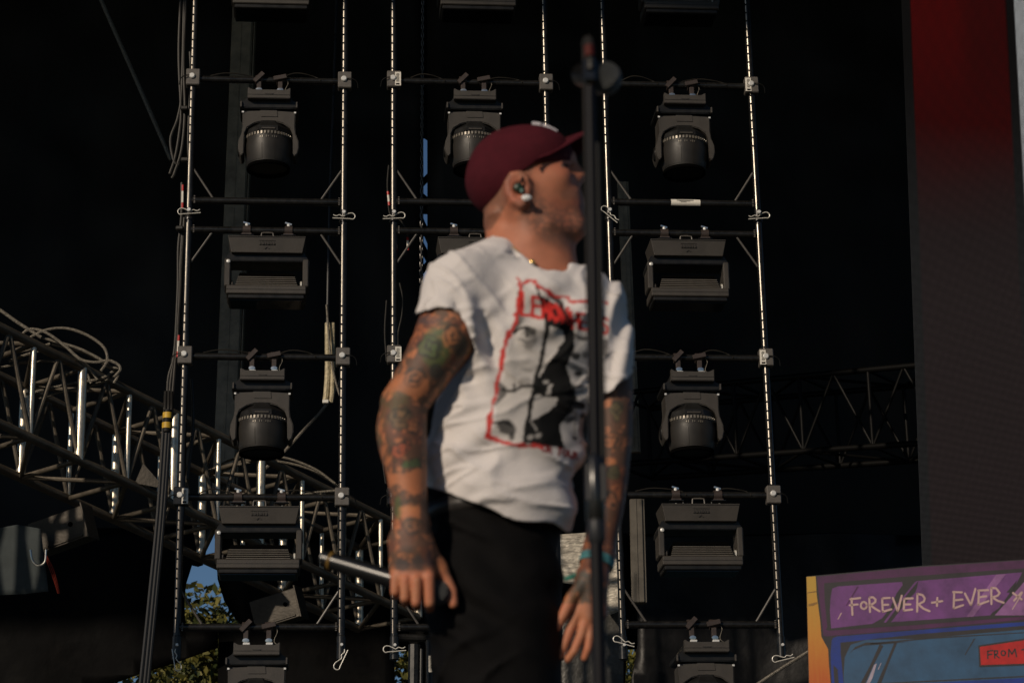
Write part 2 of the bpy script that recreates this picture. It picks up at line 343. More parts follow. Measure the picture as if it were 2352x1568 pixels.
def ladder(key, lx, rx, rows, label, clips):
    "rails at pixel columns lx, rx (read at row 800)"
    L = on_plane(lx, 800); R = on_plane(rx, 800); wd = np.linalg.norm((R-L)[:2]); ctr = (L+R)/2
    zz = lambda py: on_plane((lx+rx)/2, py)[2]
    zb = zz(1496); root = thing('lighting_ladder', label, 'lighting ladder', (ctr[0], ctr[1], zb), YAW, 'lighting ladders')
    z = lambda py: zz(py)-zb
    zj = z(rows['joint']); ztop = z(-420); h = wd/2
    def hole_rail(x, z0, z1):
        MB().tube([(x, 0, z0), (x, 0, z1)], RR, 20).build('rail', black_paint, root, smooth=True)
    def strip(x, z0, z1, m_, wd):  # pale bar standing in for the sun highlight along the rail tube
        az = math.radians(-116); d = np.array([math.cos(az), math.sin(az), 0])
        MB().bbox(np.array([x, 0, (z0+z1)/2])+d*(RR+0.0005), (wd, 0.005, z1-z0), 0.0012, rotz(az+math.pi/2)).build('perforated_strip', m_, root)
    def holes(x, z0, z1):
        mb = MB(); zc = z0+0.1
        az = math.radians(-116)
        while zc < z1-0.1:
            d = np.array([math.cos(az), math.sin(az), 0]); R_ = np.column_stack([np.cross(d, [0, 0, 1.0])*-1, np.array([0, 0, 1.0]), d])
            mb.lathe([(0.0066, -0.004), (0.0066, 0.0012), (0.005, 0.0012)], 8, c=np.array([x, 0, zc])+d*(RR+0.0035), R=R_); zc += 0.066
        o = mb.build('pin_holes', hole_black, root); o['kind'] = 'stuff'
    for x in (-h, h):
        strip(x, z(1150), zj-0.05, highlight_m, 0.0078); strip(x, zj+0.06, ztop, highlight_m, 0.0078); strip(x, 0.12, z(1135), highlight_dull_m, 0.007)
        hole_rail(x, 0.03, zj-0.012); hole_rail(x, zj+0.02, ztop); holes(x, 0.12, zj-0.55); holes(x, zj+0.45, ztop)
        # spigot at the joint and fork at the bottom
        MB().lathe([(0.018, zj-0.03), (0.034, zj-0.028), (0.034, zj-0.006), (0.02, zj+0.03)], 16, c=(x, 0, 0)).build('spigot', black_paint, root, smooth=True)
        MB().lathe([(0.02, 0.11), (0.03, 0.10), (0.03, -0.05), (0.02, -0.055)], 16, c=(x, 0, 0)).build('fork', black_paint, root, smooth=True)
        pin = MB(); pin.lathe([(0.014, -0.045), (0.014, -0.062), (0.010, -0.066)], 14, c=(x, 0, zj+0.03), R=rotx(math.pi/2)@np.diag([1, 1, 1.0])@rotx(math.pi)); pin.build('pin', chrome_bright, root)
        pin = MB(); pin.lathe([(0.011, 0.03), (0.011, 0.045), (0.008, 0.05)], 12, c=(x+0.004, 0, 0.04), R=rotx(math.pi/2)); pin.build('pin', chrome_bright, root)
    for sx, ang, fl, dz in clips['joint']:
        mb = MB(); rclip(mb, (sx*h, -0.045, zj+dz), ang, 1.0, fl); mb.build('spring_clip', zinc_bright, root, smooth=True)
    for sx, ang, fl, dz in clips['bottom']:
        mb = MB(); rclip(mb, (sx*h, -0.045, dz), ang, 0.95, fl); mb.build('spring_clip', zinc_bright, root, smooth=True)
    for py in rows['bars']:      # clamped bars with square couplers
        zc = z(py); MB().tube([(-h+0.02, 0, zc), (h-0.02, 0, zc)], 0.0245, 16).build('cross_bar', black_paint, root, smooth=True)
        rr_ = random.Random(int(py*7+lx)); x_ = -h+0.12
        for _k in range(2):
            x1_ = x_+rr_.uniform(0.18, 0.32); up_ = rr_.uniform(0.035, 0.06)
            MB().tube(spline([(x_, 0.0, zc+0.028), ((x_*2+x1_)/3, -0.01, zc+up_), ((x_+2*x1_)/3, -0.012, zc+up_*0.9), (x1_, 0.0, zc+0.028), (x1_+0.03, -0.03, zc-0.005)], 5), 0.0042, 6).build('data_cable', cable_rubber, root, smooth=True); x_ = rr_.uniform(0.02, h-0.4)
        for sx in (-1, 1):
            b = MB().bbox((sx*h+0.012*sx*0, -0.008, zc), (0.098, 0.075, 0.125), 0.006).build('coupler', coupler_grey if (py < 1000 or sx > 0) else black_paint, root)
            MB().lathe([(0.004, 0.036), (0.021, 0.038), (0.021, 0.055), (0.015, 0.060)], 14, c=(sx*h-0.006, 0, zc+0.004), R=rotx(math.pi/2)).build('bolt_head', chrome_bright, b, smooth=True)
            mb = MB(); mb.tube(spline([(sx*h, -0.05, zc+0.005), (sx*h+sx*0.05, -0.06, zc), (sx*h+sx*0.085, -0.05, zc-0.02), (sx*h+sx*0.095, -0.03, zc-0.06)], 5), 0.004, 6); mb.build('lanyard', black_matt, b, smooth=True)
            if (py, sx) in rows.get('stickers', []):
                st = MB().box((sx*h+sx*-0.0+0.028*(1 if sx < 0 else -1), -0.0485, zc-0.004), (0.042, 0.004, 0.105)).build('sticker', white_paint, b)
                mm = MB()
                for k in range(9): mm.box((sx*h+0.026*(1 if sx < 0 else -1), -0.0512, zc+0.035-k*0.0075), (0.018+0.006*((k*5) % 3)/2, 0.001, 0.0035))
                mm.box((sx*h+0.026*(1 if sx < 0 else -1), -0.0512, zc-0.045), (0.026, 0.001, 0.012)); mm.build('sticker_print', black_matt, b)
    for py, up in rows['ends']:   # welded end rungs with corner braces
        zc = z(py); MB().tube([(-h+0.015, 0, zc), (h-0.015, 0, zc)], 0.0255, 16).build('rung', black_paint, root, smooth=True)
        for sx in (-1, 1):
            MB().tube([(sx*(h-0.02), 0.0, zc+up*0.24), (sx*(h-0.16), 0.0, zc+up*0.02)], 0.0085, 8).build('corner_brace', brace_m, root, smooth=True)
            mb = MB()
            for k in range(5): mb.bbox((sx*(h-0.034), -0.022+0.003*(k % 2), zc-0.024+k*0.012), (0.012, 0.012, 0.008), 0.002)
            mb.build('weld_bead', coupler_grey, root)
    ladders[key] = (root, z, ctr, zb, h)
    return root
highlight_m = mat('bare_metal_strip', (0.62, 0.56, 0.47), 0.42, 0.3, 0.6, noise=0.45, nscale=9, rnoise=0.12, dust=(0.12, 0.10, 0.08))  # sun highlight of the black rail as a pale colour, patchy in brightness
highlight_dull_m = mat('worn_metal_strip', (0.26, 0.23, 0.19), 0.4, 0.4, 0.5, noise=0.4, nscale=20, rnoise=0.1)  # dimmer colour for the weaker painted highlight on the lower rail
hole_black = mat('hole_black', (0.002, 0.002, 0.002), 0.9, 0, 0.0)
coupler_grey = mat('coupler_grey', (0.11, 0.10, 0.09), 0.45, 0.15, 0.5, noise=0.25, nscale=20)
zinc_bright = mat('zinc_bright', (0.70, 0.68, 0.62), 0.40, 0.3, 0.6)
brace_m = mat('brace_grey', (0.06, 0.055, 0.05), 0.4, 0, 0.5, noise=0.3, nscale=20)
ladder('L', 426, 788, dict(joint=500, bars=[-440, 185, 820, 1142], ends=[(463, 1), (530, -1), (1440, 1), (-115, -1)], stickers=[(1142, -1)]), 'black pipe lighting ladder on the left, in front of the silver truss',
       dict(joint=[(-1, 0.06, 1, 0.02), (1, 0.0, -1, 0.0)], bottom=[(-1, -1.35, -1, -0.06), (1, 1.1, 1, -0.06)]))
ladder('M', 905, 1268, dict(joint=505, bars=[-440, 190, 818, 1142], ends=[(466, 1), (533, -1), (1440, 1), (-112, -1)], stickers=[(190, -1), (818, -1)]), 'middle lighting ladder, half hidden behind the singer',
       dict(joint=[(-1, 0.1, -1, 0.0)], bottom=[(-1, 0.05, 1, 0.01)]))
ladder('R', 1409, 1757, dict(joint=500, bars=[-440, 197, 822, 1137], ends=[(467, 1), (537, -1), (1434, 1), (-108, -1)], stickers=[(197, 1), (822, 1)]), 'black pipe lighting ladder on the right, beside the microphone stand',
       dict(joint=[(-1, -0.75, 1, 0.0), (1, 0.12, -1, 0.0)], bottom=[(-1, -0.3, 1, 0.06), (1, 0.2, 1, -0.05)]))
# white sticker on the right ladder's rung
r_, z_, c_, zb_, h_ = ladders['R']
stk = MB(); n_ = 8
vs = []; fs = []
for i, x in enumerate((-0.09, 0.12)):
    for k in range(n_):
        a = math.radians(150+k*12); vs.append((x, math.cos(math.radians(-60+k*17)-math.pi)*0.0272, math.sin(math.radians(-60+k*17))*0.0272+z_(467)))
for k in range(n_-1): fs.append((k, k+1, n_+k+1, n_+k))
stk.add(vs, fs); s_o = stk.build('rung_sticker', white_paint, r_); s_o['label'] = 'long white sticker on the upper rung'
pm = MB()
for x0, x1, zz_ in ((-0.05, 0.07, 0.012), (-0.03, 0.045, 0.005), (-0.02, 0.02, -0.002)): pm.box(((x0+x1)/2, -0.0278, z_(467)+zz_), (x1-x0, 0.001, 0.0028))
pm.build('sticker_print', black_matt, s_o)

# ------------------------------------------------------------------ fixtures
def clamp_pair(root, xs, kind, rng):
    for i, x in enumerate(xs):
        MB().lathe([(0.026, -0.028), (0.036, -0.026), (0.036, 0.026), (0.026, 0.028)], 16, c=(x, 0, 0), R=roty(math.pi/2)).build('clamp', lever_brown, root, smooth=True)
        if kind == 'head':
            MB().bbox((x, -0.028, -0.055), (0.034, 0.03, 0.06), 0.004).build('clamp_foot', lever_brown, root)
            MB().bbox((x-0.002, -0.048, 0.004), (0.034, 0.016, 0.095), 0.004, R=roty(rng[i])).build('clamp_lever', lever_brown, root)
            MB().lathe([(0.006, -0.010), (0.020, -0.009), (0.022, 0.0), (0.020, 0.009), (0.006, 0.010)], 14, c=(x, -0.055, -0.098), R=np.diag([1.1, 1, 0.72])@rotx(math.pi/2)).build('quick_lock', zinc, root, smooth=True)
            MB().bbox((x+0.005, -0.06, -0.121), (0.046, 0.03, 0.016), 0.003).build('lock_nut', chrome_bright, root)
        else:
            MB().bbox((x, -0.012, -0.036), (0.07, 0.05, 0.014), 0.003).build('clamp_foot', lever_brown, root)
            MB().lathe([(0.004, 0.026), (0.012, 0.028), (0.012, 0.045), (0.006, 0.05)], 10, c=(x, -0.01, 0)).build('clamp_bolt', chrome_bright, root)
            MB().bbox((x-0.002, -0.012, 0.05), (0.05, 0.008, 0.014), 0.003, R=roty(0.3)).build('wing_nut', zinc, root)
def moving_head(x0=0.0):
    root = thing('moving_head_light', 'x', 'stage light', group='moving head lights')
    clamp_pair(root, (-0.075, 0.075), 'head', (0.75, 1.35))
    base = MB(); base.prism([(-0.150, -0.128), (-0.118, -0.146), (0.118, -0.146), (0.150, -0.128), (0.150, -0.212), (-0.150, -0.212)], -0.17, -0.12, 0.004)
    b = base.build('base', fix_plastic, root, smooth=True)
    MB().box((0, -0.1712, -0.186), (0.298, 0.0016, 0.0022)).build('panel_gap', fix_dark, b)
    MB().prism([(-0.03, -0.176), (0.03, -0.176), (0.02, -0.186), (-0.02, -0.186)], -0.1735, -0.17).build('display_notch', fix_barrel, b)
    MB().prism([(-0.145, -0.15), (0.145, -0.15), (0.16, -0.20), (0.205, -0.225), (0.205, -0.262), (0.15, -0.268), (-0.15, -0.268), (-0.205, -0.262), (-0.205, -0.225), (-0.16, -0.20)], -0.12, 0.16, 0.006).build('base_housing', fix_dark, root, smooth=True)
    for sx in (-1, 1): MB().bbox((sx*0.195, -0.128, -0.245), (0.012, 0.02, 0.045), 0.003).build('carry_grip', fix_plastic, root)
    half = [(0.0, -0.268), (0.06, -0.272), (0.17, -0.278), (0.186, -0.29), (0.184, -0.40), (0.190, -0.45), (0.210, -0.505), (0.213, -0.555), (0.203, -0.60), (0.186, -0.618), (0.172, -0.605), (0.168, -0.45), (0.150, -0.405), (0.100, -0.372), (0.05, -0.358), (0.0, -0.355)]
    y = MB(); y.prism(half+[(-a, b) for a, b in half[::-1][1:-1]], -0.095, 0.085, 0.006)
    yk = y.build('yoke', fix_plastic, root, smooth=True)
    for sx in (-1, 1):
        MB().lathe([(0.05, -0.008), (0.052, 0.0), (0.046, 0.010), (0.02, 0.014)], 20, c=(sx*0.205, 0, -0.54), R=roty(sx*math.pi/2)).build('tilt_cap', fix_dark, yk, smooth=True)
        MB().box((sx*0.183, -0.097, -0.29), (0.014, 0.01, 0.012)).build('clip', chrome_bright, yk)
    MB().prism([(-0.062, -0.27), (0.055, -0.27), (0.06, -0.322), (-0.055, -0.322)], -0.1, -0.096).build('yoke_ridge', fix_plastic, yk)
    # head, pointing straight down
    MB().lathe([(0.02, -0.325), (0.092, -0.332), (0.112, -0.365), (0.166, -0.412), (0.172, -0.452), (0.165, -0.46)], 8, R=np.eye(3), a0=math.pi/8).build('head_cover', fix_dark, root)
    hb = MB().lathe([(0.10, -0.40), (0.134, -0.42), (0.144, -0.455), (0.149, -0.475), (0.150, -0.487), (0.148, -0.495), (0.150, -0.52), (0.149, -0.56), (0.141, -0.63), (0.134, -0.668), (0.10, -0.670)], 36, R=np.diag([1.12, 1.12, 1])).build('head', fix_barrel, root, smooth=True)
    MB().lathe([(0.10, -0.667), (0.133, -0.669), (0.136, -0.674), (0.136, -0.692), (0.126, -0.696), (0.121, -0.69), (0.119, -0.676), (0.10, -0.674)], 36, R=np.diag([1.12, 1.12, 1])).build('front_bezel', hole_black, root, smooth=True)
    rb = MB()
    for k in range(44):
        a = 2*math.pi*k/44; rb.box((0.168*math.cos(a), 0.168*math.sin(a), -0.468), (0.010, 0.012, 0.020), rotz(a))
    ro = rb.build('vent_ribs', rib_m, root); ro['kind'] = 'stuff'
    tk = MB()
    for k in range(-4, 5):
        if k in (-2, 1): continue
        a = -math.pi/2+k*0.085; tk.box((0.1685*math.cos(a), 0.1685*math.sin(a), -0.500), (0.004, 0.005, 0.010+0.006*(k % 2)), rotz(a))
    to = tk.build('vent_slots', rib_m, root); to['kind'] = 'stuff'
    MB().bbox((0, -0.158, -0.436), (0.095, 0.012, 0.012), 0.002).build('name_plate', fix_plastic, root)
    for sx in (-1, 1):     # raised side shells on the barrel
        sh = MB(); n = 9; vs = []; fs = []
        prof = [(0.1705, -0.515), (0.1705, -0.56), (0.161, -0.63), (0.154, -0.66)]
        for i in range(n):
            a = -math.pi/2+sx*(0.27+i*0.13); 
            for r, zz in prof: vs.append((r*math.cos(a), r*math.sin(a), zz+(0.022*max(0, 1-i/3) if zz > -0.52 else 0)*-1))
        for i in range(n-1):
            for j in range(3): q = (i*4+j, i*4+j+1, i*4+j+5, i*4+j+4); fs.append(q if sx < 0 else q[::-1])
        sh.add(vs, fs); so_ = sh.build('head_shell', fix_barrel, root, smooth=True)
    ln = MB().lathe([(0.119, -0.680), (0.119, -0.677), (0.02, -0.676)], 32, R=np.diag([1.12, 1.12, 1])).build('lens', lens_m, root, smooth=True)
    sc = MB(); sc.tube(spline([(0.10, 0.0, 0.022), (0.13, -0.03, -0.03), (0.11, -0.05, -0.1), (0.145, -0.05, -0.135)], 6), 0.003, 6); sc.build('safety_wire', rope_steel, root, smooth=True)
    return root
lens_m = mat('lens_black', (0.004, 0.004, 0.005), 0.35, 0, 0.1)
rib_m = mat('vent_rib_grey', (0.20, 0.18, 0.15), 0.4, 0.3, 0.5)
def strobe():
    root = thing('strobe_light', 'x', 'stage light', group='strobe lights')
    clamp_pair(root, (-0.145, 0.145), 'strobe', None)
    for sx in (-1, 1):     # omega brackets
        br = MB(); br.tube([(sx*0.19, -0.02, -0.045), (sx*0.105, -0.02, -0.045), (sx*0.098, -0.02, -0.052), (sx*0.098, -0.02, -0.092)], 0.004, 6); br.box((sx*0.145, -0.02, -0.043), (0.10, 0.035, 0.004)); br.build('omega_bracket', black_paint, root)
        MB().lathe([(0.004, -0.088), (0.011, -0.086), (0.011, -0.068), (0.005, -0.064)], 10, c=(sx*0.15, -0.03, 0)).build('bracket_screw', zinc_bright, root, smooth=True)
    hd = MB(); hd.tube(spline([(-0.07, -0.06, -0.09), (-0.045, -0.06, -0.088), (-0.04, -0.06, -0.048), (-0.03, -0.06, -0.038), (0.03, -0.06, -0.038), (0.04, -0.06, -0.048), (0.045, -0.06, -0.088), (0.07, -0.06, -0.09)], 4), 0.0048, 6); hd.build('carry_handle', coupler_grey, root, smooth=True)
    # base with sloping face: wide at the top
    b = MB(); t = [(-0.268, -0.095), (0.268, -0.095), (0.243, -0.215), (-0.243, -0.215)]
    vs = [(-0.268, -0.155, -0.095), (0.268, -0.155, -0.095), (0.243, -0.135, -0.212), (-0.243, -0.135, -0.212), (-0.268, 0.13, -0.095), (0.268, 0.13, -0.095), (0.243, 0.11, -0.212), (-0.243, 0.11, -0.212)]
    b.add(vs, [(0, 3, 2, 1), (4, 5, 6, 7), (0, 1, 5, 4), (3, 7, 6, 2), (0, 4, 7, 3), (1, 2, 6, 5)])
    bo = b.build('base', fix_plastic, root); bv = bo.modifiers.new('bevel', 'BEVEL'); bv.width = 0.004; bv.segments = 2
    MB().box((0, -0.1565, -0.103), (0.53, 0.002, 0.0022)).build('panel_gap', fix_dark, bo)
    em = MB(); R_ = rotx(-math.atan2(0.02, 0.117))
    for i, wdt in enumerate((0.012, 0.026, 0.012, 0.030, 0.012, 0.02)):
        em.box((-0.045+i*0.019, -0.1485, -0.143), (wdt*0.5, 0.002, 0.03), R_)
    for zz in (-0.128, -0.158): em.box((0.002, -0.151 if zz > -0.14 else -0.1462, zz), (0.112, 0.002, 0.004), R_)
    em.prism([(-0.018, -0.186), (0.0, -0.170), (0.018, -0.186), (0.012, -0.186), (0.0, -0.176), (-0.012, -0.186)], -0.1455, -0.142); em.build('emblem', fix_barrel, bo)
    MB().prism([(-0.26, -0.20), (0.26, -0.20), (0.292, -0.26), (0.292, -0.30), (0.262, -0.30), (0.255, -0.262), (-0.255, -0.262), (-0.262, -0.30), (-0.292, -0.30), (-0.292, -0.26)], -0.10, 0.10, 0.005).build('yoke_bridge', fix_dark, root, smooth=True)
    for sx in (-1, 1):
        a = MB().bbox((sx*0.268, -0.02, -0.345), (0.042, 0.17, 0.205), 0.008).build('yoke_arm', fix_plastic, root)
        MB().lathe([(0.03, -0.006), (0.03, 0.004), (0.02, 0.008)], 18, c=(sx*0.236, -0.06, -0.425), R=roty(-sx*math.pi/2)).build('tilt_knob', zinc_bright if sx > 0 else fix_plastic, a, smooth=True)
    MB().lathe([(0.013, -0.004), (0.013, 0.004), (0.006, 0.007)], 12, c=(-0.263, -0.108, -0.268), R=rotx(math.pi/2)).build('arm_badge', chrome_bright, root)
    # head: heatsink block with fins over a wide rim
    h = MB(); h.add([(-0.185, -0.09, -0.345), (0.185, -0.09, -0.345), (0.215, -0.115, -0.452), (-0.215, -0.115, -0.452), (-0.185, 0.09, -0.345), (0.185, 0.09, -0.345), (0.215, 0.115, -0.452), (-0.215, 0.115, -0.452)], [(0, 3, 2, 1), (4, 5, 6, 7), (0, 1, 5, 4), (3, 7, 6, 2), (0, 4, 7, 3), (1, 2, 6, 5)])
    h.build('heatsink', hole_black, root)
    for k in range(5):
        zz = -0.386-k*0.0150; wd = 0.37+0.056*(0.04+k*0.0150)/0.107*1.0
        MB().bbox((0, -0.112-0.0034*k, zz), (wd, 0.026, 0.0060), 0.0012).build('cooling_fin', fin_m, root)
    rim = MB().bbox((0, -0.02, -0.484), (0.545, 0.255, 0.062), 0.006).build('rim', fix_plastic, root)
    MB().box((0, -0.1484, -0.484), (0.543, 0.002, 0.002)).build('panel_gap', fix_dark, rim)
    MB().bbox((0, -0.02, -0.531), (0.52, 0.235, 0.032), 0.006).build('front_bezel', fix_dark, root)
    MB().box((0, -0.02, -0.549), (0.49, 0.20, 0.006)).build('front_glass', glass_dark, root)
    return root
fin_m = mat('fin_grey', (0.12, 0.108, 0.092), 0.45, 0.0, 0.5, noise=0.2, nscale=20)
MH = moving_head(); ST = strobe(); used = {'h': False, 's': False}
def hang(proto, key, lad, px, py, label):
    root, z, ctr, zb, h = ladders[lad]
    o = proto if not used[key] else copy_tree(proto); used[key] = True
    p = on_plane(px, py); loc = np.array([p[0], p[1], zb+z(py)])
    o.location = loc; o.rotation_euler = (0, 0, YAW); o['label'] = label
    return o
for lad, px, py, lab in (('L', 620, 185, 'moving head light pointing down, uppermost on the left ladder'), ('L', 605, 820, 'moving head light pointing down, in front of the silver truss on the left ladder'),
                         ('L', 592, 1440, 'moving head light cut off by the bottom edge, below the left ladder'), ('M', 1087, 188, 'moving head light half hidden behind the maroon cap'),
                         ('R', 1563, 198, 'moving head light pointing down, uppermost on the right ladder'), ('R', 1580, 823, 'moving head light pointing down, in front of the black truss'),
                         ('R', 1612, 1434, 'moving head light cut off by the bottom edge, below the right ladder')):
    hang(MH, 'h', lad, px, py, lab)
for lad, px, py, lab in (('L', 615, 530, 'wide strobe light with cooling fins, upper full one on the left ladder'), ('L', 597, 1142, 'wide strobe light with cooling fins, lower on the left ladder before the truss'),
                         ('L', 626, -118, 'strobe light cut off by the top edge on the left ladder'), ('M', 1090, 533, 'strobe light mostly hidden behind the singer\'s shoulder'),
                         ('M', 1094, -114, 'strobe light cut off by the top edge on the middle ladder'), ('R', 1572, 538, 'wide strobe light under the white rung sticker on the right ladder'),
                         ('R', 1600, 1137, 'wide strobe light, lower on the right ladder below the black truss'), ('R', 1553, -104, 'shaded strobe light cut off by the top edge on the right ladder')):
    hang(ST, 's', lad, px, py, lab)
# ================================================================== trusses, cables, scenery
def box_truss(A0, A1, hgt, back, n, label, m_ch, m_br, r_ch, r_v, r_d, name='roof_truss', fat=None, m_dg=None):
    A0 = np.asarray(A0, float); A1 = np.asarray(A1, float); dz = np.array([0, 0, -hgt]); back = np.asarray(back, float)
    root = thing(name, label, 'truss', A0+dz)
    C = [lambda t: A0+(A1-A0)*t, lambda t: A0+(A1-A0)*t+dz, lambda t: A0+(A1-A0)*t+back, lambda t: A0+(A1-A0)*t+back+dz]
    for c in C: MB().tube([c(0), c(1)], r_ch, 14).build('chord', m_ch, root, True, True)
    for i in range(n+1):
        t = i/n; rv = r_v if not fat or i % fat else r_v*1.75
        for a, b, r in ((0, 1, rv), (2, 3, rv), (0, 2, r_v*0.95), (1, 3, r_v*0.95)):
            MB().tube([C[a](t), C[b](t)], r, 12).build('brace_tube', m_br if abs(a-b) == 1 else (m_dg or m_br), root, True, True)
        if i < n:
            t2 = (i+1)/n; tm = (t+t2)/2
            for a, b in ((0, 1), (2, 3)):
                MB().tube([C[b](t), C[a](tm)], r_d, 9).build('diagonal', m_dg or m_br, root, True, True); MB().tube([C[a](tm), C[b](t2)], r_d, 9).build('diagonal', m_dg or m_br, root, True, True)
            p, q = ((0, 2) if i % 2 else (2, 0)); MB().tube([C[p](t), C[q](t2)], r_d, 9).build('diagonal', m_dg or m_br, root, True, True)
            p, q = ((1, 3) if i % 2 else (3, 1)); MB().tube([C[p](t), C[q](t2)], r_d, 9).build('diagonal', m_dg or m_br, root, True, True)
    return root
A0 = W(-280, 612, 15.4); A1 = W(960, 1228, 19.6)
pd = (A1-A0)*np.array([1, 1, 0]); pd /= np.linalg.norm(pd); back = np.array([-pd[1], pd[0], 0])*0.74
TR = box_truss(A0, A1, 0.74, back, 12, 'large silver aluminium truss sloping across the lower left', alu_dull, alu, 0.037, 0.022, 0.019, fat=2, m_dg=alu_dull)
box_truss((-9.6, 13.1, 7.35), (-3.75, 13.1, 7.1), 1.5, (0.0, 0.5, 0), 11, 'black side truss standing just outside the left edge of the picture', black_paint, black_paint, 0.035, 0.035, 0.028, name='side_truss')  # added out of view, throws shadow stripes on the cloth and silver truss
galv = mat('galvanised', (0.046, 0.040, 0.032), 0.5, 0.5, 0.5, noise=0.4, nscale=9, bump=0.2, bscale=40)
# gusset plates on the silver truss
for t, lab in ((0.44, None), (0.62, None)):
    c = A0+(A1-A0)*t+np.array([0, 0, -0.74])
    MB().prism([(c[0]-0.03, c[2]+0.03), (c[0]+0.16, c[2]-0.01), (c[0]+0.17, c[2]+0.03), (c[0]+0.03, c[2]+0.19)], c[1]-0.05, c[1]-0.035, 0.002).build('gusset_plate', galv, TR, True)
# bolted end brackets hanging from the truss
def bracket(px, py, Y, w_, h_, tilt, label):
    c = W(px, py, Y); root = thing('steel_bracket', label, 'bracket', c); R_ = roty(tilt)@rotz(-0.25)
    MB().bbox((0, 0, 0), (w_, 0.16, h_), 0.006, R_).build('plate', galv, root)
    MB().bbox(R_@np.array([w_*0.50, -0.02, 0.0]), (0.014, 0.20, h_*1.10), 0.003, R_).build('end_flange', galv, root)
    MB().bbox(R_@np.array([-0.03, -0.083, -h_*0.40]), (w_*0.9, 0.012, 0.018), 0.003, R_).build('lip', galv, root)
    MB().lathe([(0.018, -0.003), (0.018, 0.003)], 14, c=R_@np.array([w_*0.22, -0.083, 0.01]), R=R_@rotx(math.pi/2)).build('bolt_hole', hole_black, root)
bracket(145, 1220, 16.6, 0.46, 0.25, -0.26, 'bolted steel bracket box at far left under the silver truss')
bracket(640, 1400, 18.6, 0.42, 0.25, -0.24, 'steel bracket plate behind the low left strobe light')
# pale cloth draped at the left edge
cloth_m = mat('pale_cloth', (0.050, 0.060, 0.062), 0.8, 0, 0.2, noise=0.2, nscale=6)
drape('hanging_cloth', [(-160, 1240), (40, 1205), (95, 1215), (100, 1260), (110, 1340), (112, 1358), (60, 1364), (0, 1366), (-160, 1360)], 16.3, 0.05, 'pale grey green cloth hanging at the left edge', 'cloth', step=0.05, m=cloth_m, seed=21)
mb = MB(); c = W(118, 1330, 16.2)
for dx in (-2, 0, 2): mb.tube(spline([W(105+dx, 1275, 16.2), W(118+dx*2, 1305, 16.2), W(128+dx*1.5, 1335, 16.2), W(135+dx, 1362, 16.2)], 6), 0.004, 6)
cord_m = mat('red_cord', (0.17, 0.02, 0.010), 0.7, 0, 0.2, bump=0.6, bscale=120)
o = link('cord', mb.mesh('cord', c, True), cord_m); o.location = c; tag(o, 'red cord dangling beside the pale cloth', 'cord')
mb = MB(); c = W(88, 1270, 16.2); mb.tube(spline([W(70, 1262, 16.2), W(74, 1285, 16.2), W(88, 1298, 16.2), W(103, 1290, 16.2), W(106, 1262, 16.2)], 6), 0.008, 8)
o = link('shackle', mb.mesh('shackle', c, True), zinc); o.location = c; tag(o, 'bent steel shackle above the pale cloth', 'shackle')

def cable(name, pxs, Y, r, m, label, cat, group=None, dyn=None, seg=8, n=8):
    P = []
    for k, p in enumerate(pxs):
        P.append(W(p[0], p[1], Y+(p[2] if len(p) > 2 else 0)))
    c = P[-1]; mb = MB(); mb.tube(spline(P, n), r, seg)
    o = link(name, mb.mesh(name, c, True), m); o.location = c; return tag(o, label, cat, group)
# wire rope coils lying on the silver truss
coil = thing('wire_rope_coil', 'coiled steel wire rope lying on top of the silver truss', 'wire rope', W(150, 830, 16.6))
def coilpart(pts, r=0.0125, Y=16.5): MB().tube(spline([W(p[0], p[1], Y+(p[2] if len(p) > 2 else 0)) for p in pts], 8), r, 8).build('rope_turn', rope_steel, coil, True, True)
coilpart([(55, 790), (75, 772), (110, 757), (150, 754), (190, 765), (225, 785), (243, 805), (246, 830), (232, 852)])
coilpart([(40, 780), (60, 760), (80, 756), (110, 766), (150, 795), (185, 825), (220, 832), (250, 828), (272, 838), (276, 850), (262, 866)])
coilpart([(95, 775), (130, 785), (180, 800), (225, 822), (255, 842), (278, 846)], Y=16.55)
coilpart([(120, 790), (160, 800), (200, 812), (240, 836), (270, 858), (262, 880)], Y=16.6)
coilpart([(0, 815), (40, 808), (80, 800), (115, 790)], Y=16.7)
coilpart([(20, 830), (60, 815), (100, 805), (150, 812), (200, 840), (225, 872)], Y=16.7)
coilpart([(0, 845), (60, 832), (130, 830), (190, 850), (210, 880)], Y=16.8)
coilpart([(60, 905), (110, 893), (170, 880), (230, 870), (262, 852)], Y=16.8)
coilpart([(90, 915), (140, 900), (190, 890), (240, 876), (274, 860)], Y=16.85)
coilpart([(470, 1090), (520, 1060), (580, 1045), (650, 1050), (720, 1075), (770, 1110)], 0.011, 18.2)
coilpart([(480, 1100), (540, 1070), (610, 1058), (690, 1070), (760, 1105), (800, 1140)], 0.011, 18.3)
coilpart([(500, 1130), (580, 1135), (660, 1140), (730, 1130), (790, 1125)], 0.011, 18.3)
coilpart([(-40, 690), (0, 712), (40, 740), (95, 775)], 0.014, 16.5)
cable('wire_rope', [(190, -110), (232, 0), (300, 155), (393, 368)], 17.2, 0.0175, rope_steel, 'taut steel wire rope slanting down the dark left corner', 'wire rope')
cable('wire_rope', [(790, 860), (745, 935), (700, 985), (650, 1040), (610, 1075)], 18.6, 0.015, rope_steel, 'steel wire rope slanting from the pale round sling behind the left ladder', 'wire rope')
cable('wire_rope', [(1710, 1590), (1790, 1537), (1862, 1492), (1960, 1430)], 13.6, 0.0105, rope_steel, 'steel wire rope running up behind the painted purple sign', 'wire rope')
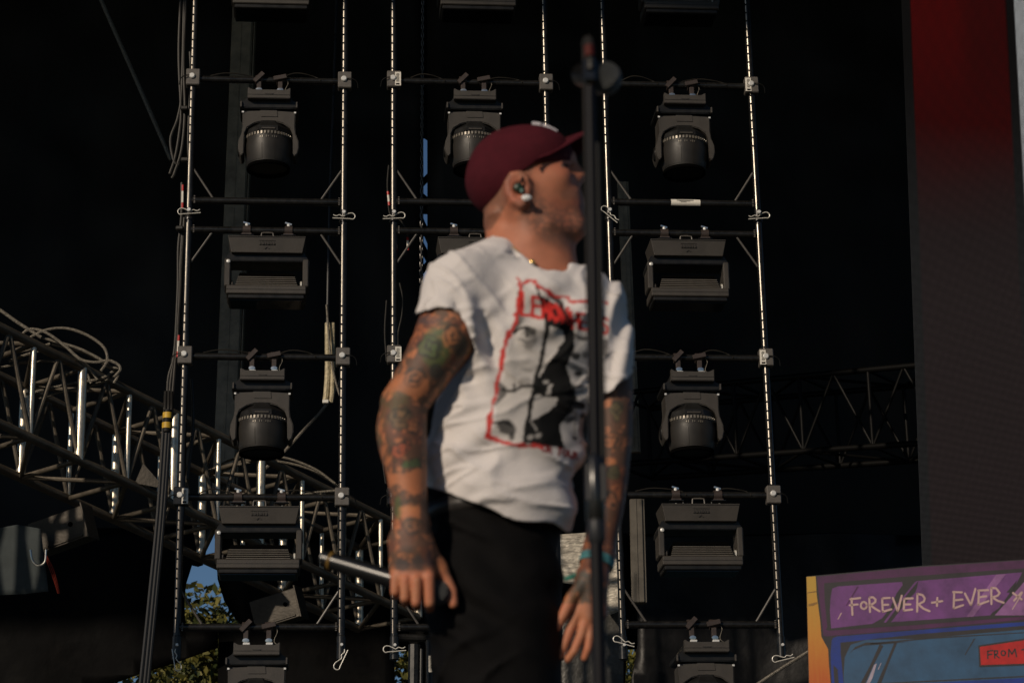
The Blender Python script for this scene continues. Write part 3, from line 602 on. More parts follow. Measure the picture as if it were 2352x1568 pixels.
# power cables tied along the left ladder
cab = thing('cable_bundle', 'bundle of black cables tied along the left ladder\'s outer rail', 'cable bundle', W(420, 900, 14.75))
for pts in ([(417, -40), (411, 120), (416, 250), (413, 300), (403, 360), (390, 400)], [(429, -40), (422, 130), (425, 250), (418, 340), (402, 395), (395, 410)], [(424, -30), (418, 200), (409, 270), (392, 320), (400, 370), (412, 378)],
            [(418, 420), (417, 500), (410, 570), (409, 660), (402, 800), (392, 880), (390, 935)], [(424, 500), (417, 600), (412, 700), (399, 820), (387, 870), (384, 945)], [(420, 520), (413, 640), (409, 760), (403, 830), (395, 930)],
            [(437, 120), (440, 190), (436, 240), (433, 330), (436, 420)], [(430, 1100), (441, 1010), (444, 930), (440, 870)]):
    MB().tube(spline([W(a, b, 14.78) for a, b in pts], 8), 0.0115, 8).build('cable', cable_rubber, cab, True, True)
for px, py in ((424, 250), (425, 368), (413, 525)):
    c = W(px, py, 14.74); MB().bbox(c, (0.055, 0.05, 0.03), 0.008).build('tie', cable_rubber, cab, True)
for pts in ([(420, 425), (419, 480)], [(411, 770), (408, 820)]):
    a, b = W(*pts[0], 14.72), W(*pts[1], 14.72)
    MB().tube([a, a+(b-a)*0.25], 0.0085, 8).build('red_band', red_plastic, cab, True); MB().tube([a+(b-a)*0.26, a+(b-a)*0.74], 0.008, 8).build('cable_tag', white_paint, cab, True); MB().tube([a+(b-a)*0.75, b], 0.0085, 8).build('red_band', red_plastic, cab, True)
cab2 = thing('cable_bundle', 'thin cables with red tags beside the middle ladder\'s left rail', 'cable bundle', W(900, 600, 14.9))
for pts in ([(893, 380), (890, 420), (892, 470), (897, 500)], [(905, 520), (918, 505), (934, 530), (938, 560), (932, 585)], [(918, 650), (926, 690), (922, 730), (914, 770), (917, 830)], [(888, 690), (884, 760), (888, 830)], [(884, 1000), (880, 1060), (886, 1110)]):
    MB().tube(spline([W(a, b, 14.95) for a, b in pts], 8), 0.006, 6).build('cable', cable_rubber, cab2, True, True)
for pts in ([(891, 440), (894, 472)], [(936, 545), (937, 575)]):
    a, b = W(*pts[0], 14.9), W(*pts[1], 14.9)
    MB().tube([a, a+(b-a)*0.25], 0.0085, 8).build('red_band', red_plastic, cab2, True); MB().tube([a+(b-a)*0.26, a+(b-a)*0.74], 0.008, 8).build('cable_tag', white_paint, cab2, True); MB().tube([a+(b-a)*0.75, b], 0.0085, 8).build('red_band', red_plastic, cab2, True)
# heavy multicore with yellow tape
core_m = mat('black_jacket', (0.008, 0.0075, 0.007), 0.35, 0, 0.4)
mc = thing('multicore_cable', 'thick black multicore cable with yellow tape hanging left of the left ladder', 'cable', W(340, 1568, 14.4))
for dx, r in ((-7, 0.016), (1, 0.016), (7, 0.013)):
    MB().tube(spline([W(388+dx*0.9, 900, 14.5), W(387+dx, 945, 14.45), W(383+dx, 990, 14.45), W(370+dx, 1180, 14.45), W(351+dx*1.1, 1380, 14.45), W(333+dx*1.2, 1560, 14.45), W(320+dx*1.3, 1680, 14.45)], 8), r, 8).build('core', core_m, mc, True, True)
for py in (955, 978): MB().tube([W(386-(py-945)*0.07, py-7, 14.45), W(386-(py-945)*0.07-0.6, py+6, 14.45)], 0.033, 14).build('yellow_tape', yellow_tape, mc, True, True)
MB().tube([W(386, 942, 14.45), W(383, 992, 14.45)], 0.030, 14).build('tape_sleeve', black_matt, mc, True, True)
# tall column behind the left ladder
col_m = mat('grey_column', (0.20, 0.172, 0.13), 0.5, 0.1, 0.4, noise=0.45, nscale=5, bump=0.3, bscale=14)
def beam(name, p0, p1, wd, dp, m, label, cat, flange=True):
    p0 = np.asarray(p0); p1 = np.asarray(p1); root = thing(name, label, cat, p0); d = (p1-p0); L = np.linalg.norm(d); d /= L
    x = np.array([1.0, 0, 0]); x -= d*np.dot(x, d); x /= np.linalg.norm(x); y = np.cross(d, x); R_ = np.column_stack([x, y, d]); c = d*L/2
    MB().bbox(c, (wd, dp, L), 0.006, R_).build('shaft', m, root)
    if flange:
        for s in (0.62, 0.52): MB().bbox(c+x*wd*s+y*-0.0, (0.012, dp*0.7, L), 0.003, R_).build('flange', m, root)
        MB().bbox(c-x*wd*0.0+y*-dp*0.5*np.sign(y[1]), (0.006, 0.012, L), 0.002, R_).build('seam', m, root)
    return root
beam('steel_column', W(512, 1186, 20.6), W(572, -300, 20.6), 0.20, 0.16, col_m, 'tall dull grey steel column behind the left ladder', 'column')
beam('steel_channel', W(1466, 1385, 17.6), W(1460, 1148, 17.6), 0.10, 0.10, mat('grey_channel', (0.10, 0.09, 0.075), 0.5, 0.2, 0.4, noise=0.3, nscale=8), 'short grey steel channel right of the microphone stand, low down', 'channel')
beam('steel_channel', W(1456, 1040, 20.2), W(1428, 420, 20.2), 0.09, 0.08, col_m, 'dim steel channel behind the right ladder\'s left rail', 'channel')
cable('rod', [(775, -60), (765, 250), (757, 480), (752, 745)], 17.0, 0.013, black_paint, 'thin dark rod hanging behind the left ladder\'s right rail', 'rod')
# round sling catching the sun, with a chain hook
sling_m = mat('pale_sling', (0.44, 0.38, 0.25), 0.55, 0.1, 0.4, noise=0.5, nscale=25, bump=0.8, bscale=70)
sg = thing('round_sling', 'pale round sling lit by the sun behind the left ladder', 'sling', W(757, 930, 17.0))
for dx0, dx1, m_, r in ((-7, -10, sling_m, 0.024), (4, 3, sling_m, 0.020)):
    MB().tube(spline([W(760+dx0, 742, 17.0), W(760+dx0*1.0, 790, 17.0), W(760+dx0, 850, 17.0), W(760+dx1, 900, 17.0), W(757+dx1, 924, 17.0)], 6), r, 8).build('strap', m_, sg, True, True)
MB().bbox(W(748, 922, 16.98), (0.05, 0.03, 0.03), 0.005).build('buckle', zinc_bright, sg, True)
cable('wire_rope', [(750, 700), (760, 820), (775, 890), (790, 930)], 16.95, 0.009, rope_steel, 'dark thin wire rope crossing the pale round sling', 'wire rope')
# hoist chain by the sky slit
chn = thing('hoist_chain', 'long hoist chain hanging beside the blue sky slit', 'chain', W(968, 760, 16.4))
lk = MB()
for k in range(9):
    pass
n_l = 0; py = -60.0; tor = None
def link_mesh():
    mb = MB(); pts = [(0.009*math.cos(a), 0, (0.016 if math.sin(a) > 0 else -0.016)+0.009*math.sin(a)) for a in np.linspace(0, 2*math.pi, 13)]
    mb.tube(pts, 0.0042, 6); return mb.mesh('chain_link', smooth=True)
lm = link_mesh(); lm.materials.append(mat('chain_steel', (0.10, 0.095, 0.09), 0.35, 0.5, 0.5))
while py < 760:
    x = 971.0-0.006*(py); p = W(x, py, 16.4); o = link('chain_link', lm, None, chn); o.location = p-np.array(chn.location); o.rotation_euler = (0, 0, 0.3 if n_l % 2 else 0.3+math.pi/2); py += 9.4; n_l += 1
# black truss behind the right ladder
truss_black = mat('truss_black', (0.0035, 0.0034, 0.0032), 0.5, 0, 0.1)
B0 = W(1400, 905, 19.6); B1 = W(2330, 818, 17.2); pd = (B1-B0)*np.array([1, 1, 0]); pd /= np.linalg.norm(pd); bk = np.array([-pd[1], pd[0], 0])*0.62
box_truss(B0, B1, 0.66, bk, 6, 'long black truss behind the right ladder, ending at the video screen', truss_black, truss_black, 0.026, 0.017, 0.013, name='ground_truss')
# black timber-like flats under the middle ladder
flt = thing('scaffold_rack', 'black steel rack low at the bottom left of the singer\'s legs', 'rack', W(955, 1568, 17.5))
for a, b, r in (((985, 1470), (985, 1640), 0.03), ((952, 1480), (950, 1640), 0.05), ((900, 1462), (1010, 1466), 0.03), ((968, 1490), (966, 1640), 0.02)):
    MB().tube([W(*a, 17.5), W(*b, 17.5)], r, 10).build('bar', black_paint, flt, True, True)
MB().bbox(W(989, 1524, 17.4), (0.03, 0.02, 0.13), 0.004).build('cable_tag', white_paint, flt, True)

# ================================================================== video screen
def screen_mat():
    m = bpy.data.materials.new('led_pixels'); m.use_nodes = True; n = m.node_tree; b = n.nodes['Principled BSDF']
    b.inputs['Base Color'].default_value = (0.0025, 0.0025, 0.003, 1); b.inputs['Roughness'].default_value = 0.8; b.inputs['Specular IOR Level'].default_value = 0.03
    uv = n.nodes.new('ShaderNodeUVMap'); uv.uv_map = 'metres'; sp = n.nodes.new('ShaderNodeSeparateXYZ'); n.links.new(uv.outputs[0], sp.inputs[0])
    def mth(op, a, b_=None, c=None):
        q = n.nodes.new('ShaderNodeMath'); q.operation = op
        for i, v in enumerate((a, b_, c)):
            if v is None: continue
            if isinstance(v, (int, float)): q.inputs[i].default_value = v
            else: n.links.new(v, q.inputs[i])
        return q.outputs[0]
    u, v = sp.outputs[0], sp.outputs[1]
    def ss(x, lo, hi, a=0.0, b_=1.0):
        q = n.nodes.new('ShaderNodeMapRange'); q.interpolation_type = 'SMOOTHSTEP'
        q.inputs[1].default_value = lo; q.inputs[2].default_value = hi; q.inputs[3].default_value = a; q.inputs[4].default_value = b_
        n.links.new(x, q.inputs[0]); return q.outputs[0]
    # pixel lattice: short dashes in rows
    pu = mth('FRACT', mth('MULTIPLY', u, 1/0.0068)); pv = mth('FRACT', mth('MULTIPLY', v, 1/0.0072))
    dash = mth('MULTIPLY', ss(mth('ABSOLUTE', mth('SUBTRACT', pu, 0.5)), 0.30, 0.38, 1, 0), ss(mth('ABSOLUTE', mth('SUBTRACT', pv, 0.5)), 0.18, 0.26, 1, 0))
    nz = n.nodes.new('ShaderNodeTexNoise'); nz.inputs['Scale'].default_value = 1.6; nz.inputs['Detail'].default_value = 2; n.links.new(uv.outputs[0], nz.inputs['Vector'])
    nn = nz.outputs['Fac']
    inside = mth('MULTIPLY', ss(u, 0.050, 0.066), ss(u, 0.640, 0.665, 1, 0))
    vv = mth('ADD', v, mth('MULTIPLY', mth('SUBTRACT', nn, 0.5), 0.5))
    red = mth('MULTIPLY', inside, ss(vv, 0.0, 1.7, 1.0, 0.03))
    blk = mth('MULTIPLY', ss(u, 0.30, 0.46), ss(vv, 0.35, 1.0, 0.75, 0.1))
    redk = mth('MULTIPLY', red, mth('SUBTRACT', 1.0, mth('MULTIPLY', blk, 0.55)))
    grey = mth('ADD', 0.003, mth('MULTIPLY', ss(v, 0.3, 2.2), 0.018))
    strip = mth('MULTIPLY', ss(u, 0.70, 0.715), ss(v, 0.0, 4.0, 0.4, 0.04))
    cr = n.nodes.new('ShaderNodeCombineColor')
    R_ = mth('ADD', mth('ADD', mth('MULTIPLY', redk, 0.062), mth('MULTIPLY', inside, 0.006)), mth('ADD', grey, strip))
    G_ = mth('ADD', mth('ADD', mth('MULTIPLY', redk, 0.006), mth('MULTIPLY', red, -0.02)), mth('ADD', grey, strip))
    n.links.new(R_, cr.inputs[0]); n.links.new(mth('MAXIMUM', G_, 0.0), cr.inputs[1]); n.links.new(mth('MAXIMUM', mth('MULTIPLY', G_, 0.98), 0.0), cr.inputs[2])
    n.links.new(cr.outputs[0], b.inputs['Emission Color'])
    n.links.new(mth('MULTIPLY', dash, 1.9), b.inputs['Emission Strength'])
    return m
p0 = W(2090, 0, 13.2); nrm = np.array([0.20, 1.0, 0]); nrm /= np.linalg.norm(nrm)
sc_pts = [WP(x, y, p0, nrm) for x, y in ((2042, -760), (2126, 1520), (2980, 1465), (2980, -900))]
scr = thing('video_screen', 'tall video wall glowing dim red at the right edge', 'screen', sc_pts[1])
uvx = (sc_pts[2]-sc_pts[1]); uvx /= np.linalg.norm(uvx); uvy = (sc_pts[0]-sc_pts[1]); uvy -= uvx*np.dot(uvy, uvx); uvy /= np.linalg.norm(uvy)
me = newmesh('pixel_face', [p-sc_pts[1] for p in sc_pts], [(0, 1, 2, 3)]); uvl = me.uv_layers.new(name='metres')
orig = WP(2070, 0, p0, nrm)
ax_v = (sc_pts[1]-sc_pts[0]); ax_v /= np.linalg.norm(ax_v)
for i, p in enumerate(sc_pts): 
    d = p-orig; vv_ = np.dot(d, ax_v); uu_ = np.dot(d-ax_v*vv_, uvx)
    if i < 2: uu_ = 0.0
    uvl.data[i].uv = (uu_, vv_)
link('pixel_face', me, screen_mat(), scr)
bk_ = MB(); q = [p-nrm*-0.004 for p in sc_pts]; q2 = [p+nrm*0.12 for p in sc_pts]
bk_.add(q+q2, [(0, 3, 2, 1), (4, 5, 6, 7), (0, 1, 5, 4), (1, 2, 6, 5), (2, 3, 7, 6), (3, 0, 4, 7)]); bk_.build('cabinet', black_matt, scr, True)

# ================================================================== painted scenic flat
sp0 = W(1870, 1450, 9.2); sn = np.array([0.16, 1.0, 0.0]); sn /= np.linalg.norm(sn)
def Z8(x, y): return (3072+x/2.296)/1.7415, (2048+y/2.296)/1.7415
flat = thing('painted_sign', 'hand painted arcade cabinet flat with purple marquee at bottom right', 'sign', WP(1870, 1700, sp0, sn))
def SP(p, lay): return WP(p[0], p[1], sp0, sn)-sn*lay*0.0005
def spoly(name, pts, lay, m, zoom=True):
    P = [SP(Z8(*p) if zoom else p, lay) for p in pts]
    mb = MB(); mb.add(P, [tuple(range(len(P)))[::-1]]); o = mb.build(name, m, flat, True); return o
def stroke(mb, pts, wd, lay):
    pts = [np.array(Z8(*p)) for p in pts]; wd = wd/2.296/1.7415/2
    for a, b in zip(pts[:-1], pts[1:]):
        d = b-a; L = np.linalg.norm(d); n = np.array([-d[1], d[0]])/(L+1e-9)*wd
        mb.add([SP(v, lay) for v in (a+n, b+n, b-n, a-n)], [(0, 1, 2, 3)])
    for a in pts: mb.add([SP(a+wd*np.array([math.cos(t), math.sin(t)]), lay+0.3) for t in np.linspace(0, 2*math.pi, 9)[:-1]], [tuple(range(8))[::-1]])
def paint(name, col, n=0.36, sc=11): return mat(name, tuple(c*0.72 for c in col), 0.55, 0, 0.35, noise=n, nscale=sc, rnoise=0.1)
pt_out = paint('paint_outline', (0.035, 0.032, 0.036)); pt_pur = paint('paint_purple', (0.17, 0.055, 0.22)); pt_dp = paint('paint_plum', (0.085, 0.022, 0.085), 0.35); pt_lil = paint('paint_lilac', (0.30, 0.13, 0.33))
pt_blue = paint('paint_blue', (0.035, 0.105, 0.21), 0.3, 8); pt_ult = paint('paint_ultramarine', (0.012, 0.04, 0.27), 0.35); pt_red = paint('paint_red', (0.55, 0.016, 0.016)); pt_pink = paint('paint_pale_pink', (0.62, 0.42, 0.40), 0.12); pt_wht = paint('paint_pale_violet', (0.42, 0.36, 0.45))
pt_yel = mat('paint_yellow_orange', (0.6, 0.3, 0.05), 0.6, 0, 0.3)
n = pt_yel.node_tree; tc = n.nodes.new('ShaderNodeTexCoord'); sx_ = n.nodes.new('ShaderNodeSeparateXYZ'); n.links.new(tc.outputs['Generated'], sx_.inputs[0])
rp = n.nodes.new('ShaderNodeValToRGB'); rp.color_ramp.elements[0].position = 0.42; rp.color_ramp.elements[0].color = (0.42, 0.095, 0.02, 1); rp.color_ramp.elements[1].position = 0.95; rp.color_ramp.elements[1].color = (0.42, 0.26, 0.045, 1)
e = rp.color_ramp.elements.new(0.68); e.color = (0.47, 0.205, 0.033, 1)
nz = n.nodes.new('ShaderNodeTexNoise'); nz.inputs['Scale'].default_value = 9; nz.inputs['Detail'].default_value = 5; ad = n.nodes.new('ShaderNodeMath'); ad.operation = 'MULTIPLY_ADD'; ad.inputs[1].default_value = 0.22
n.links.new(nz.outputs['Fac'], ad.inputs[0]); n.links.new(sx_.outputs[2], ad.inputs[2]); sb = n.nodes.new('ShaderNodeMath'); sb.operation = 'SUBTRACT'; sb.inputs[1].default_value = 0.11; n.links.new(ad.outputs[0], sb.inputs[0]); n.links.new(sb.outputs[0], rp.inputs[0]); n.links.new(rp.outputs[0], n.nodes['Principled BSDF'].inputs['Base Color'])
brd = [(352, 588), (440, 580), (1400, 492), (2351, 432), (3300, 380), (3300, 2300), (380, 2300), (375, 1568)]
P = [SP(Z8(*p), 0) for p in brd]; Pb = [p+sn*0.02 for p in P]; nb = len(P)
mb = MB(); mb.add(P+Pb, [tuple(range(nb))[::-1], tuple(range(nb, 2*nb))]+[(i, (i+1) % nb, nb+(i+1) % nb, nb+i) for i in range(nb)]); mb.build('board', pt_out, flat, True)
spoly('side_band', [(354, 592), (438, 586), (448, 760), (480, 1000), (490, 1140), (552, 1255), (560, 1400), (575, 1568), (590, 1800), (610, 2290), (384, 2290), (378, 1568)], 1, pt_yel)
spoly('side_band_crease', [(362, 735), (445, 722), (446, 730), (362, 741)], 2, paint('paint_brown', (0.25, 0.13, 0.04)))
spoly('side_band_crease', [(370, 842), (452, 822), (456, 836), (410, 858), (372, 862)], 2, paint('paint_ochre', (0.32, 0.17, 0.035)))
spoly('marquee_frame', [(448, 590), (1400, 502), (2351, 440), (3290, 388), (3290, 925), (2351, 985), (1400, 1070), (530, 1138), (508, 1130), (495, 1000), (470, 780)], 1, pt_dp)
spoly('marquee_shadow', [(515, 650), (1250, 590), (2340, 515), (3270, 450), (3270, 880), (2350, 955), (1400, 1030), (560, 1085), (530, 1075), (545, 1050), (520, 800)], 2, pt_out)
spoly('marquee_panel', [(590, 700), (640, 680), (1230, 638), (1238, 665), (1180, 745), (1120, 880), (1050, 970), (960, 1022), (580, 1065), (568, 900), (575, 780)], 3, pt_pur)
spoly('marquee_panel', [(1380, 630), (2336, 550), (2290, 640), (2120, 880), (2060, 920), (2040, 945), (1180, 1005), (1240, 930), (1340, 770), (1370, 690)], 3, pt_pur)
spoly('marquee_panel', [(2351, 640), (3260, 570), (3260, 870), (2351, 945), (2082, 945), (2140, 880)], 3, pt_lil)
spoly('painted_stripe', [(1350, 640), (1385, 625), (1240, 800), (1085, 1012), (1062, 1010), (1180, 850)], 4, pt_pur)
spoly('painted_stripe', [(1465, 622), (1500, 618), (1330, 800), (1190, 1000), (1130, 1008), (1290, 800)], 4, pt_pur)
spoly('painted_stripe', [(2095, 572), (2185, 566), (1885, 958), (1822, 962)], 5, pt_lil)
spoly('painted_stripe', [(2190, 735), (2290, 620), (2240, 740)], 5, pt_out)
spoly('painted_glint', [(668, 925), (682, 920), (645, 985), (638, 982)], 5, pt_pink)
spoly('painted_glint', [(2330, 740), (2345, 735), (2250, 890), (2236, 895)], 5, pt_pink)
spoly('painted_scratch', [(815, 685), (832, 682), (722, 860), (716, 855)], 5, pt_dp)
def arc(cx, cy, rx, ry, a0, a1, n=10): return [(cx+rx*math.cos(t), cy+ry*math.sin(t)) for t in np.linspace(a0, a1, n)]
STROKES = ([(768, 792), (776, 942)], [(757, 798), (848, 786)], [(752, 853), (824, 845)], arc(880, 855, 28, 32, 0, 2*math.pi, 14),
           [(930, 782), (937, 915)], [(930, 782), (965, 780), (988, 800), (985, 825), (940, 853)], [(940, 853), (985, 885), (1025, 908)],
           [(1048, 790), (1055, 912)], [(1048, 790), (1118, 785)], [(1052, 850), (1105, 848)], [(1055, 912), (1132, 890)],
           [(1146, 785), (1192, 908)], [(1192, 908), (1228, 765)], [(1252, 792), (1246, 902)], [(1252, 792), (1330, 790)], [(1250, 846), (1308, 845)], [(1246, 902), (1325, 892)],
           [(1372, 748), (1370, 912)], [(1372, 748), (1420, 760), (1440, 790), (1432, 818), (1375, 848)], [(1385, 848), (1430, 885), (1484, 908)],
           [(1555, 785), (1552, 860)], [(1505, 830), (1600, 815)],
           [(1710, 730), (1705, 882)], [(1700, 732), (1780, 735)], [(1708, 808), (1786, 800)], [(1705, 882), (1792, 852)],
           [(1808, 745), (1864, 852)], [(1864, 852), (1905, 702)], [(1936, 716), (1932, 848)], [(1930, 718), (2022, 714)], [(1934, 780), (2005, 770)], [(1932, 848), (2025, 815)],
           [(2050, 692), (2052, 842)], [(2050, 692), (2095, 698), (2128, 740), (2110, 765), (2058, 782)], [(2062, 782), (2110, 812), (2165, 830)],
           [(2250, 740), (2330, 800)], [(2330, 735), (2260, 810)])
k0 = 0
for ng in [3, 1, 3, 4, 2, 4, 3, 2, 4, 2, 4, 3, 2]:
    lt = MB()
    for st in STROKES[k0:k0+ng]: stroke(lt, st, 19, 6)
    k0 += ng; lt.build('letter', pt_pink, flat, True)
spoly('screen_edge', [(600, 1150), (640, 1138), (1400, 1078), (2351, 1005), (3290, 935), (3290, 2280), (640, 2280), (585, 1568), (575, 1300), (585, 1175)], 2, pt_ult)
spoly('screen_shadow', [(665, 1195), (1400, 1115), (2351, 1040), (3270, 975), (3270, 2270), (710, 2270), (695, 1568), (668, 1300)], 3, pt_out)
spoly('screen_shade', [(600, 1400), (640, 1440), (650, 1568), (610, 1568)], 3, pt_out)
spoly('screen_panel', [(760, 1215), (900, 1170), (1400, 1160), (2351, 1075), (3260, 1005), (3260, 2260), (720, 2260), (695, 1480), (705, 1330)], 4, pt_blue)
spoly('painted_stripe', [(1025, 1210), (1060, 1225), (960, 1420), (880, 1600), (800, 1800), (720, 1800), (850, 1568), (940, 1400)], 5, pt_out)
spoly('painted_stripe', [(1160, 1195), (1185, 1200), (1110, 1380), (1040, 1568), (960, 1800), (930, 1800), (1000, 1568), (1080, 1390)], 5, pt_out)
spoly('painted_stripe', [(745, 1300), (800, 1235), (900, 1195), (1290, 1188), (1050, 1212), (880, 1222), (780, 1265)], 5, pt_out)
spoly('painted_glint', [(975, 1400), (1000, 1385), (960, 1520), (900, 1640), (870, 1640), (930, 1510)], 6, pt_wht)
spoly('painted_glint', [(1035, 1382), (1042, 1384), (1016, 1445), (1008, 1442)], 6, pt_wht)
spoly('painted_stripe', [(1890, 1160), (1905, 1156), (1812, 1310), (1806, 1305)], 5, pt_out)
spoly('painted_stripe', [(940, 1200), (1500, 1148), (2351, 1100), (2351, 1108), (1500, 1160), (940, 1212)], 5, pt_out)
spoly('caption_shadow', [(1930, 1222), (2351, 1158), (3000, 1060), (3000, 1320), (2351, 1405), (1940, 1420)], 6, pt_out)
spoly('caption_box', [(1945, 1235), (2351, 1175), (2990, 1080), (2990, 1310), (2351, 1388), (1955, 1402)], 7, pt_red)
STROKES = ([(2018, 1275), (2018, 1342)], [(2018, 1275), (2062, 1268)], [(2018, 1308), (2055, 1302)], [(2078, 1270), (2082, 1338)], [(2078, 1270), (2108, 1272), (2108, 1298), (2082, 1304)], [(2085, 1304), (2122, 1335)],
           arc(2160, 1292, 20, 22, 0, 2*math.pi, 12), [(2208, 1325), (2212, 1258)], [(2212, 1258), (2240, 1300)], [(2240, 1300), (2268, 1255)], [(2268, 1255), (2282, 1325)], [(2330, 1262), (2380, 1252)], [(2356, 1256), (2358, 1330)])
k0 = 0
for ng in (3, 3, 1, 4, 2):
    lt = MB()
    for st in STROKES[k0:k0+ng]: stroke(lt, st, 13, 8)
    k0 += ng; lt.build('letter', pt_out, flat, True)
spoly('painted_line', [(1000, 1568), (2351, 1500), (2351, 1512), (1000, 1580)], 5, pt_out); spoly('painted_band', [(980, 1590), (2351, 1520), (2351, 1700), (960, 1760)], 5, pt_ult)
# ================================================================== the singer
Y0 = 4.3; PM = 1148.0
def Q(px, py, dy=0.0): return W(px, py, Y0+dy)
class Grid:
    def __init__(s, lo, hi, h):
        s.lo = np.asarray(lo, float); s.h = h; s.n = np.ceil((np.asarray(hi)-s.lo)/h).astype(int)+1
        s.F = np.full(s.n, 1.0, np.float32)
        s.ax = [(s.lo[i]+h*np.arange(s.n[i])).astype(np.float32) for i in range(3)]
    def sl(s, lo, hi):
        a = np.clip(np.floor((np.asarray(lo)-s.lo)/s.h).astype(int), 0, s.n); b = np.clip(np.ceil((np.asarray(hi)-s.lo)/s.h).astype(int)+1, 0, s.n)
        return tuple(slice(a[i], b[i]) for i in range(3))
    def pts(s, sl): return s.ax[0][sl[0]][:, None, None], s.ax[1][sl[1]][None, :, None], s.ax[2][sl[2]][None, None, :]
    def op(s, fn, lo, hi, k, mode='add'):
        m = k+3*s.h; sl = s.sl(np.asarray(lo)-m, np.asarray(hi)+m)
        if any(q.stop <= q.start for q in sl): return
        d = fn(*s.pts(sl)); A = s.F[sl]
        if mode == 'add':
            if k <= 0: s.F[sl] = np.minimum(A, d)
            else:
                h = np.maximum(k-np.abs(A-d), 0)/k; s.F[sl] = np.minimum(A, d)-h*h*k*0.25
        else:
            d = -d
            if k <= 0: s.F[sl] = np.maximum(A, d)
            else:
                h = np.maximum(k-np.abs(A-d), 0)/k; s.F[sl] = np.maximum(A, d)+h*h*k*0.25
    def chain(s, pts, k=0.02, mode='add'):
        "pts: (xyz, r)"
        P = [(np.asarray(p, float), r) for p, r in pts]
        lo = np.min([p-r for p, r in P], 0); hi = np.max([p+r for p, r in P], 0)
        def fn(X, Yc, Z):
            D = None
            for (p, r1), (q, r2) in zip(P[:-1], P[1:]):
                v = q-p; L2 = float(v@v)+1e-12
                t = np.clip(((X-p[0])*v[0]+(Yc-p[1])*v[1]+(Z-p[2])*v[2])/L2, 0, 1)
                d = np.sqrt((X-p[0]-t*v[0])**2+(Yc-p[1]-t*v[1])**2+(Z-p[2]-t*v[2])**2)-(r1+t*(r2-r1))
                D = d if D is None else np.minimum(D, d)
            return D
        s.op(fn, lo, hi, k, mode)
    def ell(s, c, r, rot=0.0, k=0.02, mode='add', yaw=0.0):
        "rot turns in the picture plane (x, z), anticlockwise; yaw about z"
        c = np.asarray(c, float); r = np.asarray(r, float); R_ = (rotz(yaw)@roty(-rot)); m = np.max(r)
        def fn(X, Yc, Z):
            x, y, z = X-c[0], Yc-c[1], Z-c[2]
            a = R_[0, 0]*x+R_[1, 0]*y+R_[2, 0]*z; b = R_[0, 1]*x+R_[1, 1]*y+R_[2, 1]*z; e = R_[0, 2]*x+R_[1, 2]*y+R_[2, 2]*z
            k0 = np.sqrt((a/r[0])**2+(b/r[1])**2+(e/r[2])**2); k1 = np.sqrt((a/r[0]**2)**2+(b/r[1]**2)**2+(e/r[2]**2)**2)+1e-9
            return k0*(k0-1)/k1
        s.op(fn, c-m, c+m, k, mode)
    def loft(s, secs, k=0.02, power=2.4, mode='add'):
        "secs: (z, cx, cy, a, b, yaw) from top to bottom"
        S_ = sorted(secs, key=lambda q: q[0]); z = np.array([q[0] for q in S_]); cols = [np.array([q[i] for q in S_]) for i in range(1, 6)]
        mx = max(max(q[3], q[4]) for q in S_); lo = (min(q[1] for q in S_)-mx, min(q[2] for q in S_)-mx, z[0]); hi = (max(q[1] for q in S_)+mx, max(q[2] for q in S_)+mx, z[-1])
        def cub(Z, v):
            i = np.clip(np.searchsorted(z, Z)-1, 0, len(z)-2); t = np.clip((Z-z[i])/(z[i+1]-z[i]), 0, 1)
            m = np.gradient(v, z); hh = z[i+1]-z[i]
            return (2*t**3-3*t**2+1)*v[i]+(t**3-2*t**2+t)*hh*m[i]+(-2*t**3+3*t**2)*v[i+1]+(t**3-t**2)*hh*m[i+1]
        def fn(X, Yc, Z):
            cx, cy, a, b, yw = [cub(Z, c) for c in cols]
            x, y = X-cx, Yc-cy; u = x*np.cos(yw)+y*np.sin(yw); v = -x*np.sin(yw)+y*np.cos(yw)
            f = ((np.abs(u)/a)**power+(np.abs(v)/b)**power+1e-9)**(1/power)
            d = (f-1)*np.minimum(a, b)
            return np.maximum(d, np.maximum(z[0]-Z, Z-z[-1]))
        s.op(fn, lo, hi, k, mode)
    def warp(s, fn):
        X, Yc, Z = s.pts((slice(None),)*3); m = np.abs(s.F) < 0.03
        i = np.argwhere(m); P = np.stack([s.ax[0][i[:, 0]], s.ax[1][i[:, 1]], s.ax[2][i[:, 2]]], 1)
        s.F[m] += fn(P).astype(np.float32)
    def nets(s):
        F = s.F; sg = F < 0; c = np.zeros(tuple(np.array(F.shape)-1), np.uint8)
        for dx in (0, 1):
            for dy in (0, 1):
                for dz in (0, 1): c += sg[dx:dx+c.shape[0], dy:dy+c.shape[1], dz:dz+c.shape[2]]
        act = (c > 0) & (c < 8); idx = np.argwhere(act); N = len(idx); ids = np.full(c.shape, -1, np.int32); ids[act] = np.arange(N)
        acc = np.zeros((N, 3)); cnt = np.zeros(N)
        cor = [(a, b, d) for a in (0, 1) for b in (0, 1) for d in (0, 1)]
        vals = {q: F[idx[:, 0]+q[0], idx[:, 1]+q[1], idx[:, 2]+q[2]].astype(float) for q in cor}
        for p in cor:
            for ax in range(3):
                if p[ax] == 0:
                    q = list(p); q[ax] = 1; q = tuple(q); fa, fb = vals[p], vals[q]; m = (fa < 0) != (fb < 0)
                    t = np.where(m, fa/(fa-fb+1e-12), 0); pos = np.array(p, float)[None, :].repeat(N, 0); pos[:, ax] += t
                    acc[m] += pos[m]; cnt[m] += 1
        V = s.lo+(idx+acc/cnt[:, None])*s.h
        faces = []
